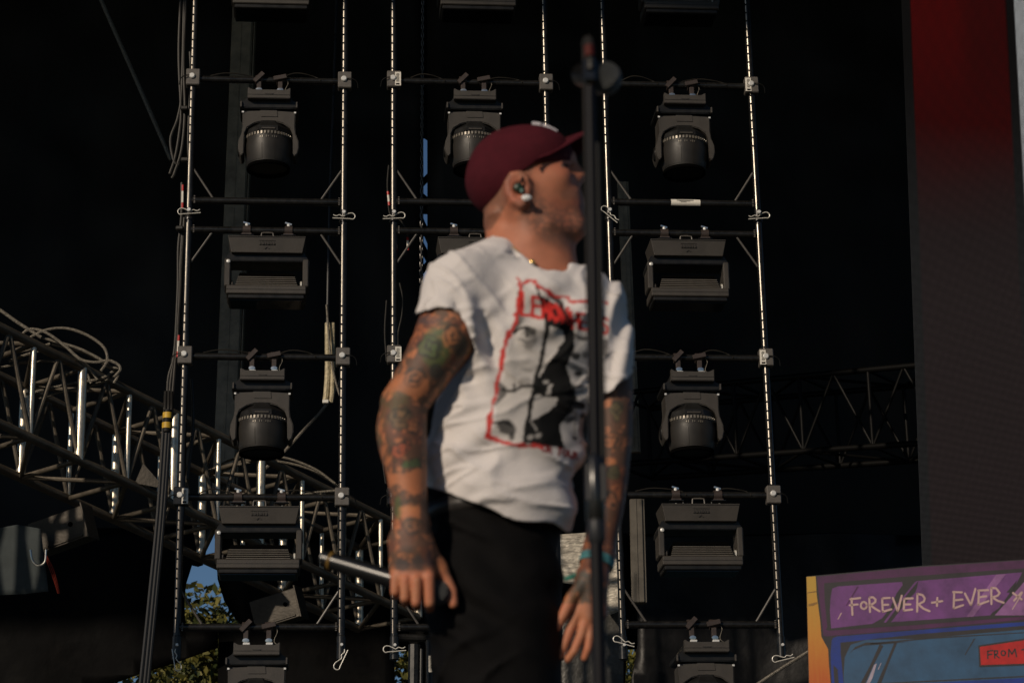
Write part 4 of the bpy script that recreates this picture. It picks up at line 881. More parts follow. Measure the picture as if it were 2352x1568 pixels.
        for ax in range(3):
            a, b = [i for i in range(3) if i != ax]
            A = [slice(None)]*3; A[ax] = slice(0, -1); B = [slice(None)]*3; B[ax] = slice(1, None)
            s0 = sg[tuple(A)]; s1 = sg[tuple(B)]; e = np.argwhere(s0 != s1)
            ok = (e[:, a] > 0) & (e[:, b] > 0) & (e[:, a] < F.shape[a]-1) & (e[:, b] < F.shape[b]-1); e = e[ok]
            sgn = s0[tuple(e.T)]; q = []
            for da, db in ((-1, -1), (0, -1), (0, 0), (-1, 0)):
                f = e.copy(); f[:, a] += da; f[:, b] += db; q.append(ids[tuple(f.T)])
            q = np.stack(q, 1)
            flip = sgn if ax != 1 else ~sgn
            q[~flip] = q[~flip][:, ::-1]; faces.append(q)
        Fq = np.concatenate(faces); Fq = Fq[(Fq >= 0).all(1)]
        return V, Fq
def net_object(name, V, Fq, mat_, parent, col=None, relax=1):
    V = V.copy()
    for _ in range(relax):     # light Laplacian smoothing
        acc = np.zeros_like(V); cn = np.zeros(len(V))
        for i in range(4):
            a = Fq[:, i]; b = Fq[:, (i+1) % 4]
            for j in range(3): acc[:, j] += np.bincount(a, V[b, j], len(V))+np.bincount(b, V[a, j], len(V))
            cn += np.bincount(a, minlength=len(V))+np.bincount(b, minlength=len(V))
        V = V*0.5+0.5*acc/np.maximum(cn, 1)[:, None]
    me = bpy.data.meshes.new(name); org = np.array(parent.location); n = len(V); m = len(Fq)
    me.vertices.add(n); me.vertices.foreach_set('co', (V-org).astype(np.float32).ravel())
    me.loops.add(4*m); me.loops.foreach_set('vertex_index', Fq.astype(np.int32).ravel()); me.polygons.add(m); me.polygons.foreach_set('loop_start', np.arange(0, 4*m, 4, dtype=np.int32))
    me.update(calc_edges=True); me.validate(); me.polygons.foreach_set('use_smooth', [True]*len(me.polygons))
    nr = np.zeros(n*3, np.float32); me.vertices.foreach_get('normal', nr); nr = nr.reshape(-1, 3)
    if col is not None:
        C = col(V, nr); at = me.color_attributes.new('paint', 'FLOAT_COLOR', 'POINT')
        at.data.foreach_set('color', np.concatenate([C, np.ones((n, 1))], 1).astype(np.float32).ravel())
    me.update(); return link(name, me, mat_, parent)
def inpoly(x, y, poly):
    r = np.zeros(len(x), bool); n = len(poly); j = n-1
    for i in range(n):
        xi, yi = poly[i]; xj, yj = poly[j]
        r ^= ((yi > y) != (yj > y)) & (x < (xj-xi)*(y-yi)/(yj-yi+1e-12)+xi); j = i
    return r
def dline(x, y, pts):
    D = np.full(len(x), 1e9)
    for (ax, ay), (bx, by) in zip(pts[:-1], pts[1:]):
        vx, vy = bx-ax, by-ay; t = np.clip(((x-ax)*vx+(y-ay)*vy)/(vx*vx+vy*vy+1e-9), 0, 1); D = np.minimum(D, np.hypot(x-ax-t*vx, y-ay-t*vy))
    return D
def lerpc(C, m, col): 
    m = np.clip(m, 0, 1)[:, None]; return C*(1-m)+np.array(col)*m
sst = lambda x, a, b: (lambda t: t*t*(3-2*t))(np.clip((x-a)/(b-a), 0, 1))

feet = Q(1150, 1568, 0.05); feet[2] = 1.5
person = thing('person', 'man in maroon cap and white printed T-shirt with tattooed arms, holding a microphone', 'person', feet)
H = 0.003
lo = Q(850, 1600); hi = Q(1470, 270)
G = Grid((lo[0]-0.02, Y0-0.30, Q(1200, 1580)[2]), (hi[0]+0.02, Y0+0.30, Q(1200, 275)[2]), H)
# --- head
G.ell(Q(1190, 392), (0.094, 0.076, 0.092), 0.35, 0.02)
G.ell(Q(1252, 415), (0.066, 0.064, 0.080), 0.15, 0.03)             # face block
G.ell(Q(1262, 468), (0.052, 0.056, 0.062), -0.3, 0.03)            # lower face
G.chain([(Q(1205, 468, -0.048), 0.022), (Q(1255, 515, -0.046), 0.022), (Q(1312, 528, -0.012), 0.021)], 0.03)   # jaw line, near
G.chain([(Q(1205, 468, 0.048), 0.022), (Q(1255, 515, 0.046), 0.022), (Q(1312, 528, 0.012), 0.021)], 0.03)
G.ell(Q(1318, 517), (0.024, 0.026, 0.022), 0, 0.02)                # chin
G.ell(Q(1306, 470), (0.028, 0.036, 0.036), 0, 0.025)                # muzzle
G.chain([(Q(1329, 461), 0.008), (Q(1322, 463, -0.022), 0.006)], 0.01); G.chain([(Q(1328, 475), 0.009), (Q(1320, 474, -0.02), 0.006)], 0.01)   # lips
G.chain([(Q(1302, 362), 0.012), (Q(1316, 385), 0.011), (Q(1332, 404), 0.013)], 0.018)   # nose
G.ell(Q(1322, 412, -0.010), (0.011, 0.010, 0.009), 0, 0.012); G.ell(Q(1322, 412, 0.010), (0.011, 0.010, 0.009), 0, 0.012)
for sgn in (-1, 1):
    G.chain([(Q(1303, 358, sgn*0.012), 0.012), (Q(1286, 356, sgn*0.045), 0.013)], 0.02)    # brow
    G.ell(Q(1272, 413, sgn*0.045), (0.030, 0.020, 0.020), 0.35, 0.022)                       # cheek bone
    G.ell(Q(1305, 380, sgn*0.036), (0.016, 0.017, 0.011), 0, 0.012, 'cut')                # socket
    G.ell(Q(1296, 381, sgn*0.033), (0.0125, 0.0125, 0.0125), 0, 0.004)                       # eyeball
    G.chain([(Q(1306, 374, sgn*0.026), 0.0045), (Q(1297, 371, sgn*0.042), 0.005), (Q(1286, 377, sgn*0.052), 0.004)], 0.005)   # upper lid
# --- ear (near side and far side)
for sgn in (-1, 1):
    e = sgn*0.081
    G.ell(Q(1190, 436, e), (0.025, 0.013, 0.033), -0.15, 0.014)
    G.ell(Q(1193, 434, e+sgn*0.010), (0.0145, 0.010, 0.019), -0.1, 0.006, 'cut')
    rim = [(1208, 412), (1195, 401), (1177, 403), (1166, 421), (1170, 444), (1183, 462), (1198, 471), (1211, 462)]
    G.chain([(Q(x, y, e+sgn*0.006), 0.0072) for x, y in rim], 0.005)
    G.ell(Q(1199, 458, e+sgn*0.004), (0.010, 0.007, 0.010), 0, 0.006)
    G.chain([(Q(1207, 425, e+sgn*0.0), 0.006), (Q(1206, 441, e+sgn*0.0), 0.006)], 0.006)
# --- neck and trunk
G.chain([(Q(1192, 462, 0.004), 0.069), (Q(1188, 520, 0.012), 0.066), (Q(1205, 600, 0.02), 0.074)], 0.04)
G.chain([(Q(1228, 480, 0.0), 0.055), (Q(1250, 590, 0.012), 0.054)], 0.03)
G.chain([(Q(1186, 470, -0.052), 0.018), (Q(1225, 550, -0.052), 0.017), (Q(1272, 620, -0.028), 0.014)], 0.02)   # neck tendon
G.ell(Q(1288, 566, -0.002), (0.016, 0.014, 0.020), 0, 0.02)
G.ell(Q(1138, 507, 0.0), (0.020, 0.05, 0.012), 0, 0.014)            # nape fold
G.chain([(Q(1215, 600, 0.0), 0.066), (Q(1252, 640, -0.01), 0.060), (Q(1262, 690, 0.0), 0.06)], 0.03)
G.ell(Q(1220, 740, 0.02), (0.125, 0.085, 0.16), 0, 0.06, yaw=0.6); G.ell(Q(1160, 1000, 0.02), (0.12, 0.09, 0.19), 0, 0.06, yaw=0.6)
# --- near arm (his right)
ARM_R = [((1050, 655, -0.10), 0.058), ((1040, 720, -0.115), 0.060), ((1014, 790, -0.125), 0.0575), ((972, 860, -0.125), 0.050), ((930, 925, -0.120), 0.0445), ((926, 985, -0.125), 0.0445), ((932, 1050, -0.130), 0.041), ((938, 1130, -0.135), 0.0355), ((946, 1215, -0.138), 0.0315)]
G.chain([(Q(*p), r) for p, r in ARM_R], 0.03)
G.ell(Q(1040, 770, -0.135), (0.036, 0.042, 0.065), -0.5, 0.035); G.ell(Q(915, 1000, -0.135), (0.034, 0.034, 0.06), 0.1, 0.03); G.ell(Q(905, 925, -0.10), (0.022, 0.026, 0.026), 0, 0.02)
# hand, back to the camera, fist round the microphone
G.chain([(Q(946, 1215, -0.138), 0.0315), (Q(948, 1262, -0.142), 0.0325)], 0.02)
kn = {'pinky': (910, 1324, -0.148), 'ring': (931, 1331, -0.157), 'middle': (957, 1333, -0.160), 'index': (985, 1325, -0.156)}
for kk, p in kn.items():
    G.chain([(Q(930+(p[0]-930)*0.5, 1245, -0.142), 0.022), (Q(p[0], p[1]-4, p[2]+0.005), 0.0125)], 0.018)
fing = {'pinky': [(909, 1324, -0.152, .0100), (907, 1359, -0.150, .0086), (909, 1368, -0.118, .0080), (914, 1352, -0.096, .0072)],
        'ring': [(931, 1331, -0.161, .0108), (930, 1373, -0.158, .0092), (932, 1384, -0.120, .0086), (936, 1362, -0.092, .0078)],
        'middle': [(957, 1333, -0.164, .0112), (956, 1383, -0.160, .0096), (958, 1394, -0.121, .0090), (960, 1366, -0.090, .0082)],
        'index': [(985, 1325, -0.160, .0114), (987, 1384, -0.154, .0100), (987, 1396, -0.118, .0092), (986, 1372, -0.092, .0082)]}
for f in fing.values(): G.chain([(Q(a, b, c), r) for a, b, c, r in f], 0.0025)
G.chain([(Q(975, 1262, -0.13), 0.022), (Q(1008, 1305, -0.12), 0.0165)], 0.02)
G.chain([(Q(1003, 1298, -0.120), 0.016), (Q(1028, 1338, -0.118), 0.0120), (Q(1037, 1358, -0.118), 0.0115), (Q(1041, 1386, -0.120), 0.0095)], 0.01)
# --- far arm (his left)
ARM_L = [((1370, 706, 0.02), 0.052), ((1384, 780, -0.006), 0.050), ((1399, 860, -0.016), 0.047), ((1404, 930, -0.02), 0.043), ((1403, 1000, -0.02), 0.042), ((1398, 1080, -0.018), 0.040), ((1391, 1170, -0.012), 0.035), ((1374, 1275, -0.005), 0.029)]
G.chain([(Q(*p), r) for p, r in ARM_L], 0.03)
G.chain([(Q(1374, 1275, -0.005), 0.028), (Q(1362, 1320, -0.015), 0.028)], 0.02)
for a, b in (((1345, 1330), (1327, 1402)), ((1352, 1330), (1347, 1414)), ((1362, 1330), (1364, 1418)), ((1372, 1325), (1380, 1412))):
    G.chain([(Q(*a, -0.023), 0.018), (Q(*b, -0.025), 0.0125)], 0.02)
for f in ([(1326, 1404, .066, .0118), (1309, 1448, .062, .0102), (1296, 1482, .064, .0092), (1285, 1508, .068, .0078)],
          [(1347, 1416, .066, .0120), (1333, 1462, .060, .0104), (1319, 1494, .062, .0094), (1304, 1514, .068, .0080)],
          [(1364, 1420, .070, .0118), (1356, 1462, .064, .0102), (1350, 1490, .066, .0092), (1342, 1510, .072, .0078)],
          [(1380, 1413, .076, .0105), (1379, 1448, .072, .0090), (1374, 1470, .076, .0082), (1368, 1486, .080, .0072)],
          [(1345, 1335, .06, .017), (1313, 1372, .052, .0138), (1294, 1412, .050, .0116), (1277, 1440, .052, .0102), (1268, 1457, .054, .0082)]):
    G.chain([(Q(a, b, c-0.092), r*0.88) for a, b, c, r in f], 0.004)

def skin_col(V, N):
    px, py = proj(V); C = np.tile(np.array([0.43, 0.165, 0.093]), (len(V), 1))
    mott = fbm(V, 38, 3, 3); C = C*(0.86+0.28*mott[:, None])
    depth = V[:, 1]-Y0
    head = py < 600
    C = lerpc(C, 0.45*head*sst(fbm(V, 22, 5, 2), 0.45, 0.7), (0.46, 0.14, 0.08))
    # stubble on the jaw, cropped hair on the nape, brow, eye
    jaw = sst(dline(px, py, [(1212, 470), (1255, 508), (1300, 520), (1330, 500)]), 62, 14)*sst(fbm(V, 190, 7, 2), 0.22, 0.55)
    jaw = np.maximum(jaw, sst(dline(px, py, [(1300, 448), (1330, 448)]), 18, 6)*0.7); C = lerpc(C, jaw*0.74*head, (0.13, 0.072, 0.052))
    C = lerpc(C, 0.5*sst(dline(px, py, [(1262, 540), (1300, 552)]), 34, 8)*head, (0.17, 0.09, 0.06))
    nape = inpoly(px, py, [(1100, 380), (1175, 400), (1172, 450), (1150, 495), (1128, 528), (1100, 530)]); C = lerpc(C, nape*(0.42+0.35*fbm(V, 210, 9, 2)), (0.10, 0.062, 0.045))
    side = inpoly(px, py, [(1190, 385), (1230, 365), (1222, 400), (1212, 412), (1190, 398)]); C = lerpc(C, side*0.35, (0.12, 0.075, 0.055))
    brow = sst(dline(px, py, [(1306, 358), (1292, 354), (1276, 360)]), 7, 3)*(np.abs(depth) > 0.008); C = lerpc(C, brow*0.5*head, (0.035, 0.02, 0.014))
    eye = sst(dline(px, py, [(1303, 381), (1293, 380)]), 6, 3); C = lerpc(C, eye*0.9*head, (0.03, 0.02, 0.016)); eyw = sst(np.hypot(px-1291, (py-382)*1.3), 4.5, 2.5); C = lerpc(C, eyw*head*0.3, (0.40, 0.33, 0.28))
    lip = sst(dline(px, py, [(1334, 461), (1318, 465), (1330, 476)]), 7, 3)*head; C = lerpc(C, lip*0.4, (0.33, 0.10, 0.08))
    C = lerpc(C, 0.35*sst(np.hypot(px-1185, py-436), 40, 20)*(depth < -0.07)*head, (0.52, 0.15, 0.09))
    # arms: more saturated, covered in tattoos
    armR = (px < 1100) & (py > 640) & (depth < -0.05); armL = (px > 1255) & (py > 640) & (depth > -0.10) & ~((px < 1345) & (py < 1240)); arm = armR | armL
    C = lerpc(C, 0.8*arm, (0.46, 0.17, 0.072)); C = C*(0.9+0.2*mott[:, None])
    ink = arm & (py < np.where(armR, 1318, 1385)) & ~((px > 1000) & (py > 1280) & armR)
    Vw = V+0.011*np.stack([fbm(V, 34, 11, 2)-.5, fbm(V, 34, 12, 2)-.5, fbm(V, 34, 13, 2)-.5], 1)*2
    a = fbm(Vw, 62, 21, 2); rid = 1-np.abs(fbm(Vw, 45, 31, 2)-0.5)*9; rid2 = 1-np.abs(fbm(Vw, 85, 41, 2)-0.5)*8
    rid3 = 1-np.abs(fbm(Vw, 62, 45, 2)-0.5)*6
    dark = np.maximum(np.maximum(sst(a, 0.43, 0.52)*0.9, sst(rid, 0.1, 0.5)*0.92), np.maximum(sst(rid2, 0.45, 0.75)*0.8, sst(rid3, 0.55, 0.8)*0.5*sst(a, 0.42, 0.52)))
    pyz = py+26*(fbm(V, 28, 91, 2)-0.5)*2; zone = np.ones(len(V)); zone = np.where(armR & (pyz > 1082) & (pyz < 1124), 0.12, zone); zone = np.where(armR & (pyz > 868) & (pyz < 902) & (px < 985), 0.25, zone); zone = np.where(armR & (pyz > 1158) & (pyz < 1180) & (px > 915) & (px < 965), 0.1, zone)
    zone = np.where(py > np.where(armR, 1296, 1360), 0.75, zone)
    C = lerpc(C, ink*dark*zone*0.88, (0.044, 0.042, 0.036))
    grn = sst(fbm(Vw, 11, 51, 2), 0.52, 0.62)*ink*zone; C = lerpc(C, grn*0.30*sst(rid2, -0.6, 0.3), (0.07, 0.115, 0.04))
    redk = sst(fbm(Vw, 15, 61, 2), 0.62, 0.70)*ink*zone; C = lerpc(C, redk*0.12, (0.40, 0.055, 0.03))
    def spot(cx, cy, rx, ry, col, s, msk): 
        nonlocal C
        d = np.hypot((px-cx)/rx, (py-cy)/ry)+0.5*(fbm(V, 60, 71, 2)-0.5); C = lerpc(C, s*sst(d, 1.05, 0.75)*msk, col)
    spot(1000, 800, 34, 55, (0.075, 0.12, 0.045), 0.7, armR); spot(1002, 852, 20, 20, (0.045, 0.045, 0.04), 0.85, armR); spot(1058, 790, 19, 34, (0.05, 0.046, 0.035), 0.85, armR); spot(1027, 778, 13, 22, (0.48, 0.19, 0.08), 0.7, armR)
    spot(985, 735, 26, 12, (0.06, 0.06, 0.07), 0.6, armR); spot(918, 1032, 12, 14, (0.45, 0.09, 0.04), 0.7, armR); spot(908, 1066, 20, 9, (0.05, 0.04, 0.045), 0.5, armR); spot(932, 1066, 14, 10, (0.06, 0.16, 0.06), 0.6, armR)
    spot(915, 1165, 8, 32, (0.07, 0.14, 0.05), 0.55, armR); spot(945, 1155, 30, 10, (0.06, 0.05, 0.038), 0.7, armR); spot(945, 1200, 28, 16, (0.055, 0.048, 0.036), 0.75, armR); spot(940, 1167, 22, 8, (0.48, 0.19, 0.08), 0.8, armR)
    spot(925, 1296, 18, 14, (0.05, 0.05, 0.055), 0.7, armR); spot(960, 1292, 17, 20, (0.055, 0.05, 0.05), 0.75, armR); spot(930, 1262, 22, 10, (0.07, 0.05, 0.04), 0.6, armR); spot(985, 1285, 9, 22, (0.06, 0.05, 0.05), 0.6, armR)
    spot(1341, 1345, 20, 42, (0.055, 0.052, 0.042), 0.85, armL); spot(1352, 1400, 8, 26, (0.06, 0.055, 0.045), 0.7, armL); spot(1405, 1065, 12, 7, (0.46, 0.18, 0.07), 0.7, armL)
    def rosette(cx, cy, R_, petals, turn, col, msk):
        nonlocal C
        dx, dy_ = px-cx+15*(fbm(V, 40, cx, 2)-0.5)*2, py-cy+15*(fbm(V, 40, cy, 2)-0.5)*2; r = np.hypot(dx*(0.8+0.4*(cx % 3)/2), dy_)/R_; th = np.arctan2(dy_, dx); m = (r < 1)*msk
        C = lerpc(C, 0.75*m, col); edge_ = np.cos(r*9+turn*th+0.9*np.sin(petals*th)); C = lerpc(C, 0.92*m*sst(edge_, 0.1, 0.6), (0.036, 0.034, 0.03)); C = lerpc(C, 0.6*msk*sst(np.abs(r-1), 0.14, 0.06), (0.03, 0.03, 0.027))
    for cx, cy, R_, pt, tn, col in ((1040, 768, 26, 5, 1, (0.40, 0.16, 0.07)), (985, 800, 24, 4, -1, (0.08, 0.12, 0.05)), (955, 862, 22, 5, 1, (0.30, 0.12, 0.06)), (915, 955, 23, 5, 1, (0.16, 0.11, 0.06)), (950, 985, 20, 4, -1, (0.34, 0.14, 0.065)), (922, 1035, 21, 6, 1, (0.42, 0.10, 0.05)), (955, 1060, 14, 4, 1, (0.07, 0.13, 0.055)), (945, 1215, 17, 5, -1, (0.30, 0.13, 0.07))):
        rosette(cx, cy, R_, pt, tn, col, armR)
    for cx, cy, R_, pt, tn, col in ((1412, 940, 22, 5, 1, (0.14, 0.12, 0.06)), (1404, 1010, 22, 4, -1, (0.36, 0.14, 0.065)), (1412, 1085, 20, 5, 1, (0.10, 0.11, 0.055)), (1405, 1150, 18, 5, 1, (0.32, 0.13, 0.07))):
        rosette(cx, cy, R_, pt, tn, col, armL)
    # knuckle and finger redness
    fr = ((py > 1310) & armR) | ((py > 1385) & armL); C = lerpc(C, 0.55*fr, (0.47, 0.20, 0.115)); C = lerpc(C, 0.35*fr*sst(fbm(V, 50, 81, 2), 0.35, 0.65), (0.50, 0.15, 0.085))
    return np.clip(C, 0, 1)
skin_m = vcmat('skin', 0.52, 0.12, 0.35, bump=0.25, bscale=420)
V, Fq = G.nets(); body = net_object('body', V, Fq, skin_m, person, skin_col, 1); del G

# --- trousers
GP = Grid((Q(950, 1600)[0], Y0-0.25, Q(1150, 1760)[2]), (Q(1330, 1600)[0], Y0+0.27, Q(1150, 1105)[2]), 0.005)
zq = lambda py: Q(1150, py)[2]
xq = lambda px, py: Q(px, py)[0]
def sec(py, l, r, cy, b, yaw): return (zq(py), (xq(l, py)+xq(r, py))/2, Y0+cy, (xq(r, py)-xq(l, py))/2*1.02, b, yaw)
GP.loft([sec(1108, 990, 1296, 0.02, 0.112, 0.12), sec(1180, 984, 1290, 0.02, 0.115, 0.12), sec(1260, 980, 1284, 0.02, 0.125, 0.12), sec(1350, 982, 1286, 0.02, 0.13, 0.1), sec(1450, 990, 1288, 0.02, 0.13, 0.1), sec(1568, 1004, 1288, 0.02, 0.13, 0.1), sec(1760, 1020, 1290, 0.02, 0.12, 0.1)], 0.0)
GP.chain([(Q(1290, 1330, -0.11), 0.012), (Q(1225, 1500, -0.14), 0.012), (Q(1200, 1740, -0.14), 0.014)], 0.03, 'cut')
def crease0(P, ang, seed):
    c, s_ = math.cos(ang), math.sin(ang); u = P[:, 0]*c+P[:, 2]*s_; v = -P[:, 0]*s_+P[:, 2]*c
    return np.clip(1-np.abs(fbm(np.stack([u*4, P[:, 1]*6, v*16], 1), 1.0, seed, 2)-0.5)*9, 0, 1)**1.5
GP.warp(lambda P: -0.008*crease0(P, 0.5, 3)*sst(fbm(P, 5, 31, 2), 0.3, 0.6)-0.008*crease0(P, -0.6, 7)*sst(fbm(P, 5, 41, 2), 0.35, 0.6)+0.007*np.sin(P[:, 0]*30+P[:, 2]*55+4*fbm(P, 7, 3, 2))*sst(fbm(P, 5, 9, 2), 0.35, 0.7)+0.006*(fbm(P, 16, 5, 2)-0.5))
V, Fq = GP.nets(); del GP
denim = mat('black_denim', (0.0034, 0.0031, 0.0032), 0.72, 0, 0.10, noise=0.35, nscale=20, bump=0.3, bscale=600)
trs = net_object('trousers', V, Fq, denim, person, None, 1)
leather = mat('belt_leather', (0.030, 0.027, 0.026), 0.42, 0, 0.4, noise=0.3, nscale=30)
bl = MB(); nseg = 60
ring = []
for k in range(nseg+1):
    a = 2*math.pi*k/nseg; py_ = 1152+0.10*(0) ; l, r = 984, 1293
    cx = (xq(l, py_)+xq(r, py_))/2; aa = (xq(r, py_)-xq(l, py_))/2*1.025; bb = 0.119; p = 2/2.4
    x = np.sign(math.cos(a))*abs(math.cos(a))**p*aa; y = np.sign(math.sin(a))*abs(math.sin(a))**p*bb; yw = 0.12
    u = x*math.cos(yw)-y*math.sin(yw); v = x*math.sin(yw)+y*math.cos(yw)
    ring.append((cx+u, Y0+0.02+v))
vs = []; fs = []
for x, y in ring:
    tilt = 0.05*(x-ring[0][0]); vs += [(x, y, zq(1148)+tilt), (x, y, zq(1182)+tilt)]
for k in range(nseg): fs.append((2*k, 2*k+1, 2*k+3, 2*k+2))
bl.add(vs, fs); bo = bl.build('belt', leather, person, True, True); md = bo.modifiers.new('thick', 'SOLIDIFY'); md.thickness = 0.006; md.offset = 1
def front_y(px, py, obj_list, dy=-0.3):
    return None
for px, py in ((1029, 1214), (1018, 1256)):
    MB().lathe([(0.0095, -0.004), (0.0095, 0.003), (0.005, 0.006)], 12, c=Q(px, py, -0.122), R=rotx(math.pi/2)).build('rivet', mat('rivet_steel', (0.30, 0.28, 0.25), 0.45, 0.5, 0.5), trs, True, True)
for px, py in ((1100, 1168), (1180, 1176)):
    MB().bbox(Q(px, py, -0.122), (0.014, 0.008, 0.05), 0.002).build('belt_loop', denim, trs, True)
MB().tube(spline([Q(1008, 1205, -0.095), Q(1022, 1255, -0.11), Q(1050, 1290, -0.122), Q(1080, 1300, -0.126)], 6), 0.0022, 6).build('pocket_seam', leather, trs, True, True)
MB().bbox(Q(1213, 1214, -0.115), (0.012, 0.01, 0.046), 0.003, roty(0.12)).build('zip_pull', mat('brass', (0.75, 0.62, 0.36), 0.32, 0.7, 0.6), trs, True)

# --- T-shirt
GS = Grid((Q(945, 1000)[0], Y0-0.26, Q(1200, 1245)[2]), (Q(1462, 900)[0], Y0+0.27, Q(1200, 520)[2]), 0.0032)
def sec2(py, l, r, cy, b, yaw): return sec(py, l, r, cy, b, yaw)
GS.loft([sec2(640, 1075, 1370, 0.005, 0.090, 0.18), sec2(690, 1060, 1404, 0.0, 0.115, 0.20), sec2(760, 1052, 1408, -0.005, 0.128, 0.18), sec2(840, 1040, 1392, -0.005, 0.132, 0.16), sec2(920, 1010, 1366, 0.0, 0.128, 0.14), sec2(1000, 985, 1342, 0.0, 0.126, 0.14), sec2(1080, 977, 1328, 0.0, 0.128, 0.13), sec2(1150, 976, 1318, 0.004, 0.132, 0.14), sec2(1250, 974, 1308, 0.01, 0.134, 0.12)], 0.0, 2.25)
# yoke and shoulders
GS.chain([(Q(1058, 664, -0.095), 0.061), (Q(1112, 618, -0.045), 0.062), (Q(1160, 602, 0.01), 0.064), (Q(1185, 638, -0.01), 0.060), (Q(1275, 680, 0.0), 0.050), (Q(1370, 704, 0.018), 0.056)], 0.05)
GS.ell(Q(1240, 722, -0.01), (0.12, 0.10, 0.075), -0.25, 0.06, yaw=0.45)
# sleeves
GS.chain([(Q(1058, 655, -0.098), 0.066), (Q(1043, 712, -0.114), 0.0685), (Q(1020, 782, -0.124), 0.0715)], 0.04)
GS.chain([(Q(1372, 706, 0.02), 0.058), (Q(1384, 780, -0.006), 0.060), (Q(1396, 860, -0.016), 0.060), (Q(1400, 915, -0.018), 0.060)], 0.02)
def crease(P, ang, seed):
    c, s_ = math.cos(ang), math.sin(ang); u = P[:, 0]*c+P[:, 2]*s_; v = -P[:, 0]*s_+P[:, 2]*c
    n_ = fbm(np.stack([u*5, P[:, 1]*8, v*22+1.2*np.sin(u*9)], 1), 1.0, seed, 2)
    return np.clip(1-np.abs(n_-0.5)*9, 0, 1)**1.6
GS.warp(lambda P: (lambda px, py: (
    0.0085*np.sin((px*0.55+py*0.83)/17+5*fbm(P, 5, 2, 2))*sst(fbm(P, 4.5, 8, 2), 0.42, 0.68)                      # drag folds
    +0.0100*np.sin((py-px*0.35)/21+6*fbm(P, 4, 6, 2))*sst(py, 900, 1100)*sst(fbm(P, 5.5, 18, 2), 0.36, 0.62)      # bunching at the waist
    +0.006*np.sin((px*0.95-py*0.22)/9+4*fbm(P, 7, 12, 2))*sst(np.hypot(px-1085, (py-790)*0.8), 130, 40)            # armpit
    +0.006*np.sin((px*0.9+py*0.25)/9+3*fbm(P, 7, 13, 2))*sst(px, 1380, 1410)
    +0.010*(fbm(P, 13, 4, 3)-0.5)
    -0.0055*crease(P, 0.6, 3)*sst(fbm(P, 5, 30, 2), 0.35, 0.6)-0.0055*crease(P, -0.5, 5)*sst(fbm(P, 5, 40, 2), 0.4, 0.6)))(*proj(P)))
# hem, neck and sleeve openings
hem_px = [900, 986, 1036, 1075, 1111, 1161, 1211, 1274, 1300, 1330, 1400]; hem_py = [1110, 1122, 1130, 1148, 1166, 1186, 1196, 1206, 1222, 1216, 1180]
i3 = np.abs(GS.F) < 0.2
ii = np.argwhere(i3); P = np.stack([GS.ax[0][ii[:, 0]], GS.ax[1][ii[:, 1]], GS.ax[2][ii[:, 2]]], 1); ppx, ppy = proj(P)
hm = (ppy-np.interp(ppx, hem_px, hem_py)-4*np.sin(ppx/23.0))/PM
front = P[:, 1] < Y0+0.05
GS.F[i3] = np.maximum(GS.F[i3], hm.astype(np.float32))
# near sleeve hem: plane across the arm
pa = Q(1027, 752, -0.12); dr = (Q(1000, 812, -0.125)-Q(1042, 700, -0.115)); dr /= np.linalg.norm(dr)
nearsl = (ppx < 1100) & (P[:, 1] < Y0-0.01)
sd = (ppy-np.interp(ppx, [930, 950, 963, 1006, 1040, 1069, 1091, 1100], [726, 722, 719, 706, 709, 742, 800, 835]))*0.8/PM
GS.F[i3] = np.where(nearsl & (ppy > 660) & (ppx < 1096-np.maximum(ppy-800, 0)*0.5) & (np.linalg.norm(np.cross(P-pa, dr), axis=1) < 0.100), np.maximum(GS.F[i3], sd.astype(np.float32)), GS.F[i3])
pb = Q(1412, 884, 0.125); dl = np.array([-0.33, 0.0, -0.94])
farsl = (ppx > 1362) & (P[:, 1] > Y0-0.10); sd = (ppy-np.interp(ppx, [1360, 1392, 1440, 1460], [918, 906, 868, 852])-3*np.sin(ppx/6.0))*0.8/PM
GS.F[i3] = np.where(farsl & (ppy > 780), np.maximum(GS.F[i3], sd.astype(np.float32)), GS.F[i3])
GS.chain([(Q(1034, 738, -0.119), 0.0630), (Q(1013, 792, -0.125), 0.0655), (Q(972, 860, -0.125), 0.060)], 0.004, 'cut')
GS.chain([(Q(1399, 862, -0.016), 0.0515), (Q(1404, 960, -0.02), 0.054)], 0.004, 'cut')
GS.chain([(Q(1195, 500, 0.006), 0.074), (Q(1196, 560, 0.010), 0.0745), (Q(1206, 606, 0.012), 0.073)], 0.008, 'cut')
GS.chain([(Q(1232, 500, -0.004), 0.062), (Q(1246, 585, -0.006), 0.062), (Q(1256, 618, -0.03), 0.050)], 0.01, 'cut')
GS.chain([(Q(1240, 560, -0.05), 0.05), (Q(1262, 610, -0.075), 0.036)], 0.01, 'cut')
GS.chain([(Q(x, y, d), 0.0062) for x, y, d in ((1126, 548, 0.03), (1134, 548, -0.03), (1160, 560, -0.062), (1196, 590, -0.080), (1230, 624, -0.085), (1258, 648, -0.075), (1280, 656, -0.05), (1294, 650, -0.01))], 0.006)
C4 = lambda x, y: ((1850+x/1.844)/1.7415, (1050+y/1.844)/1.7415)
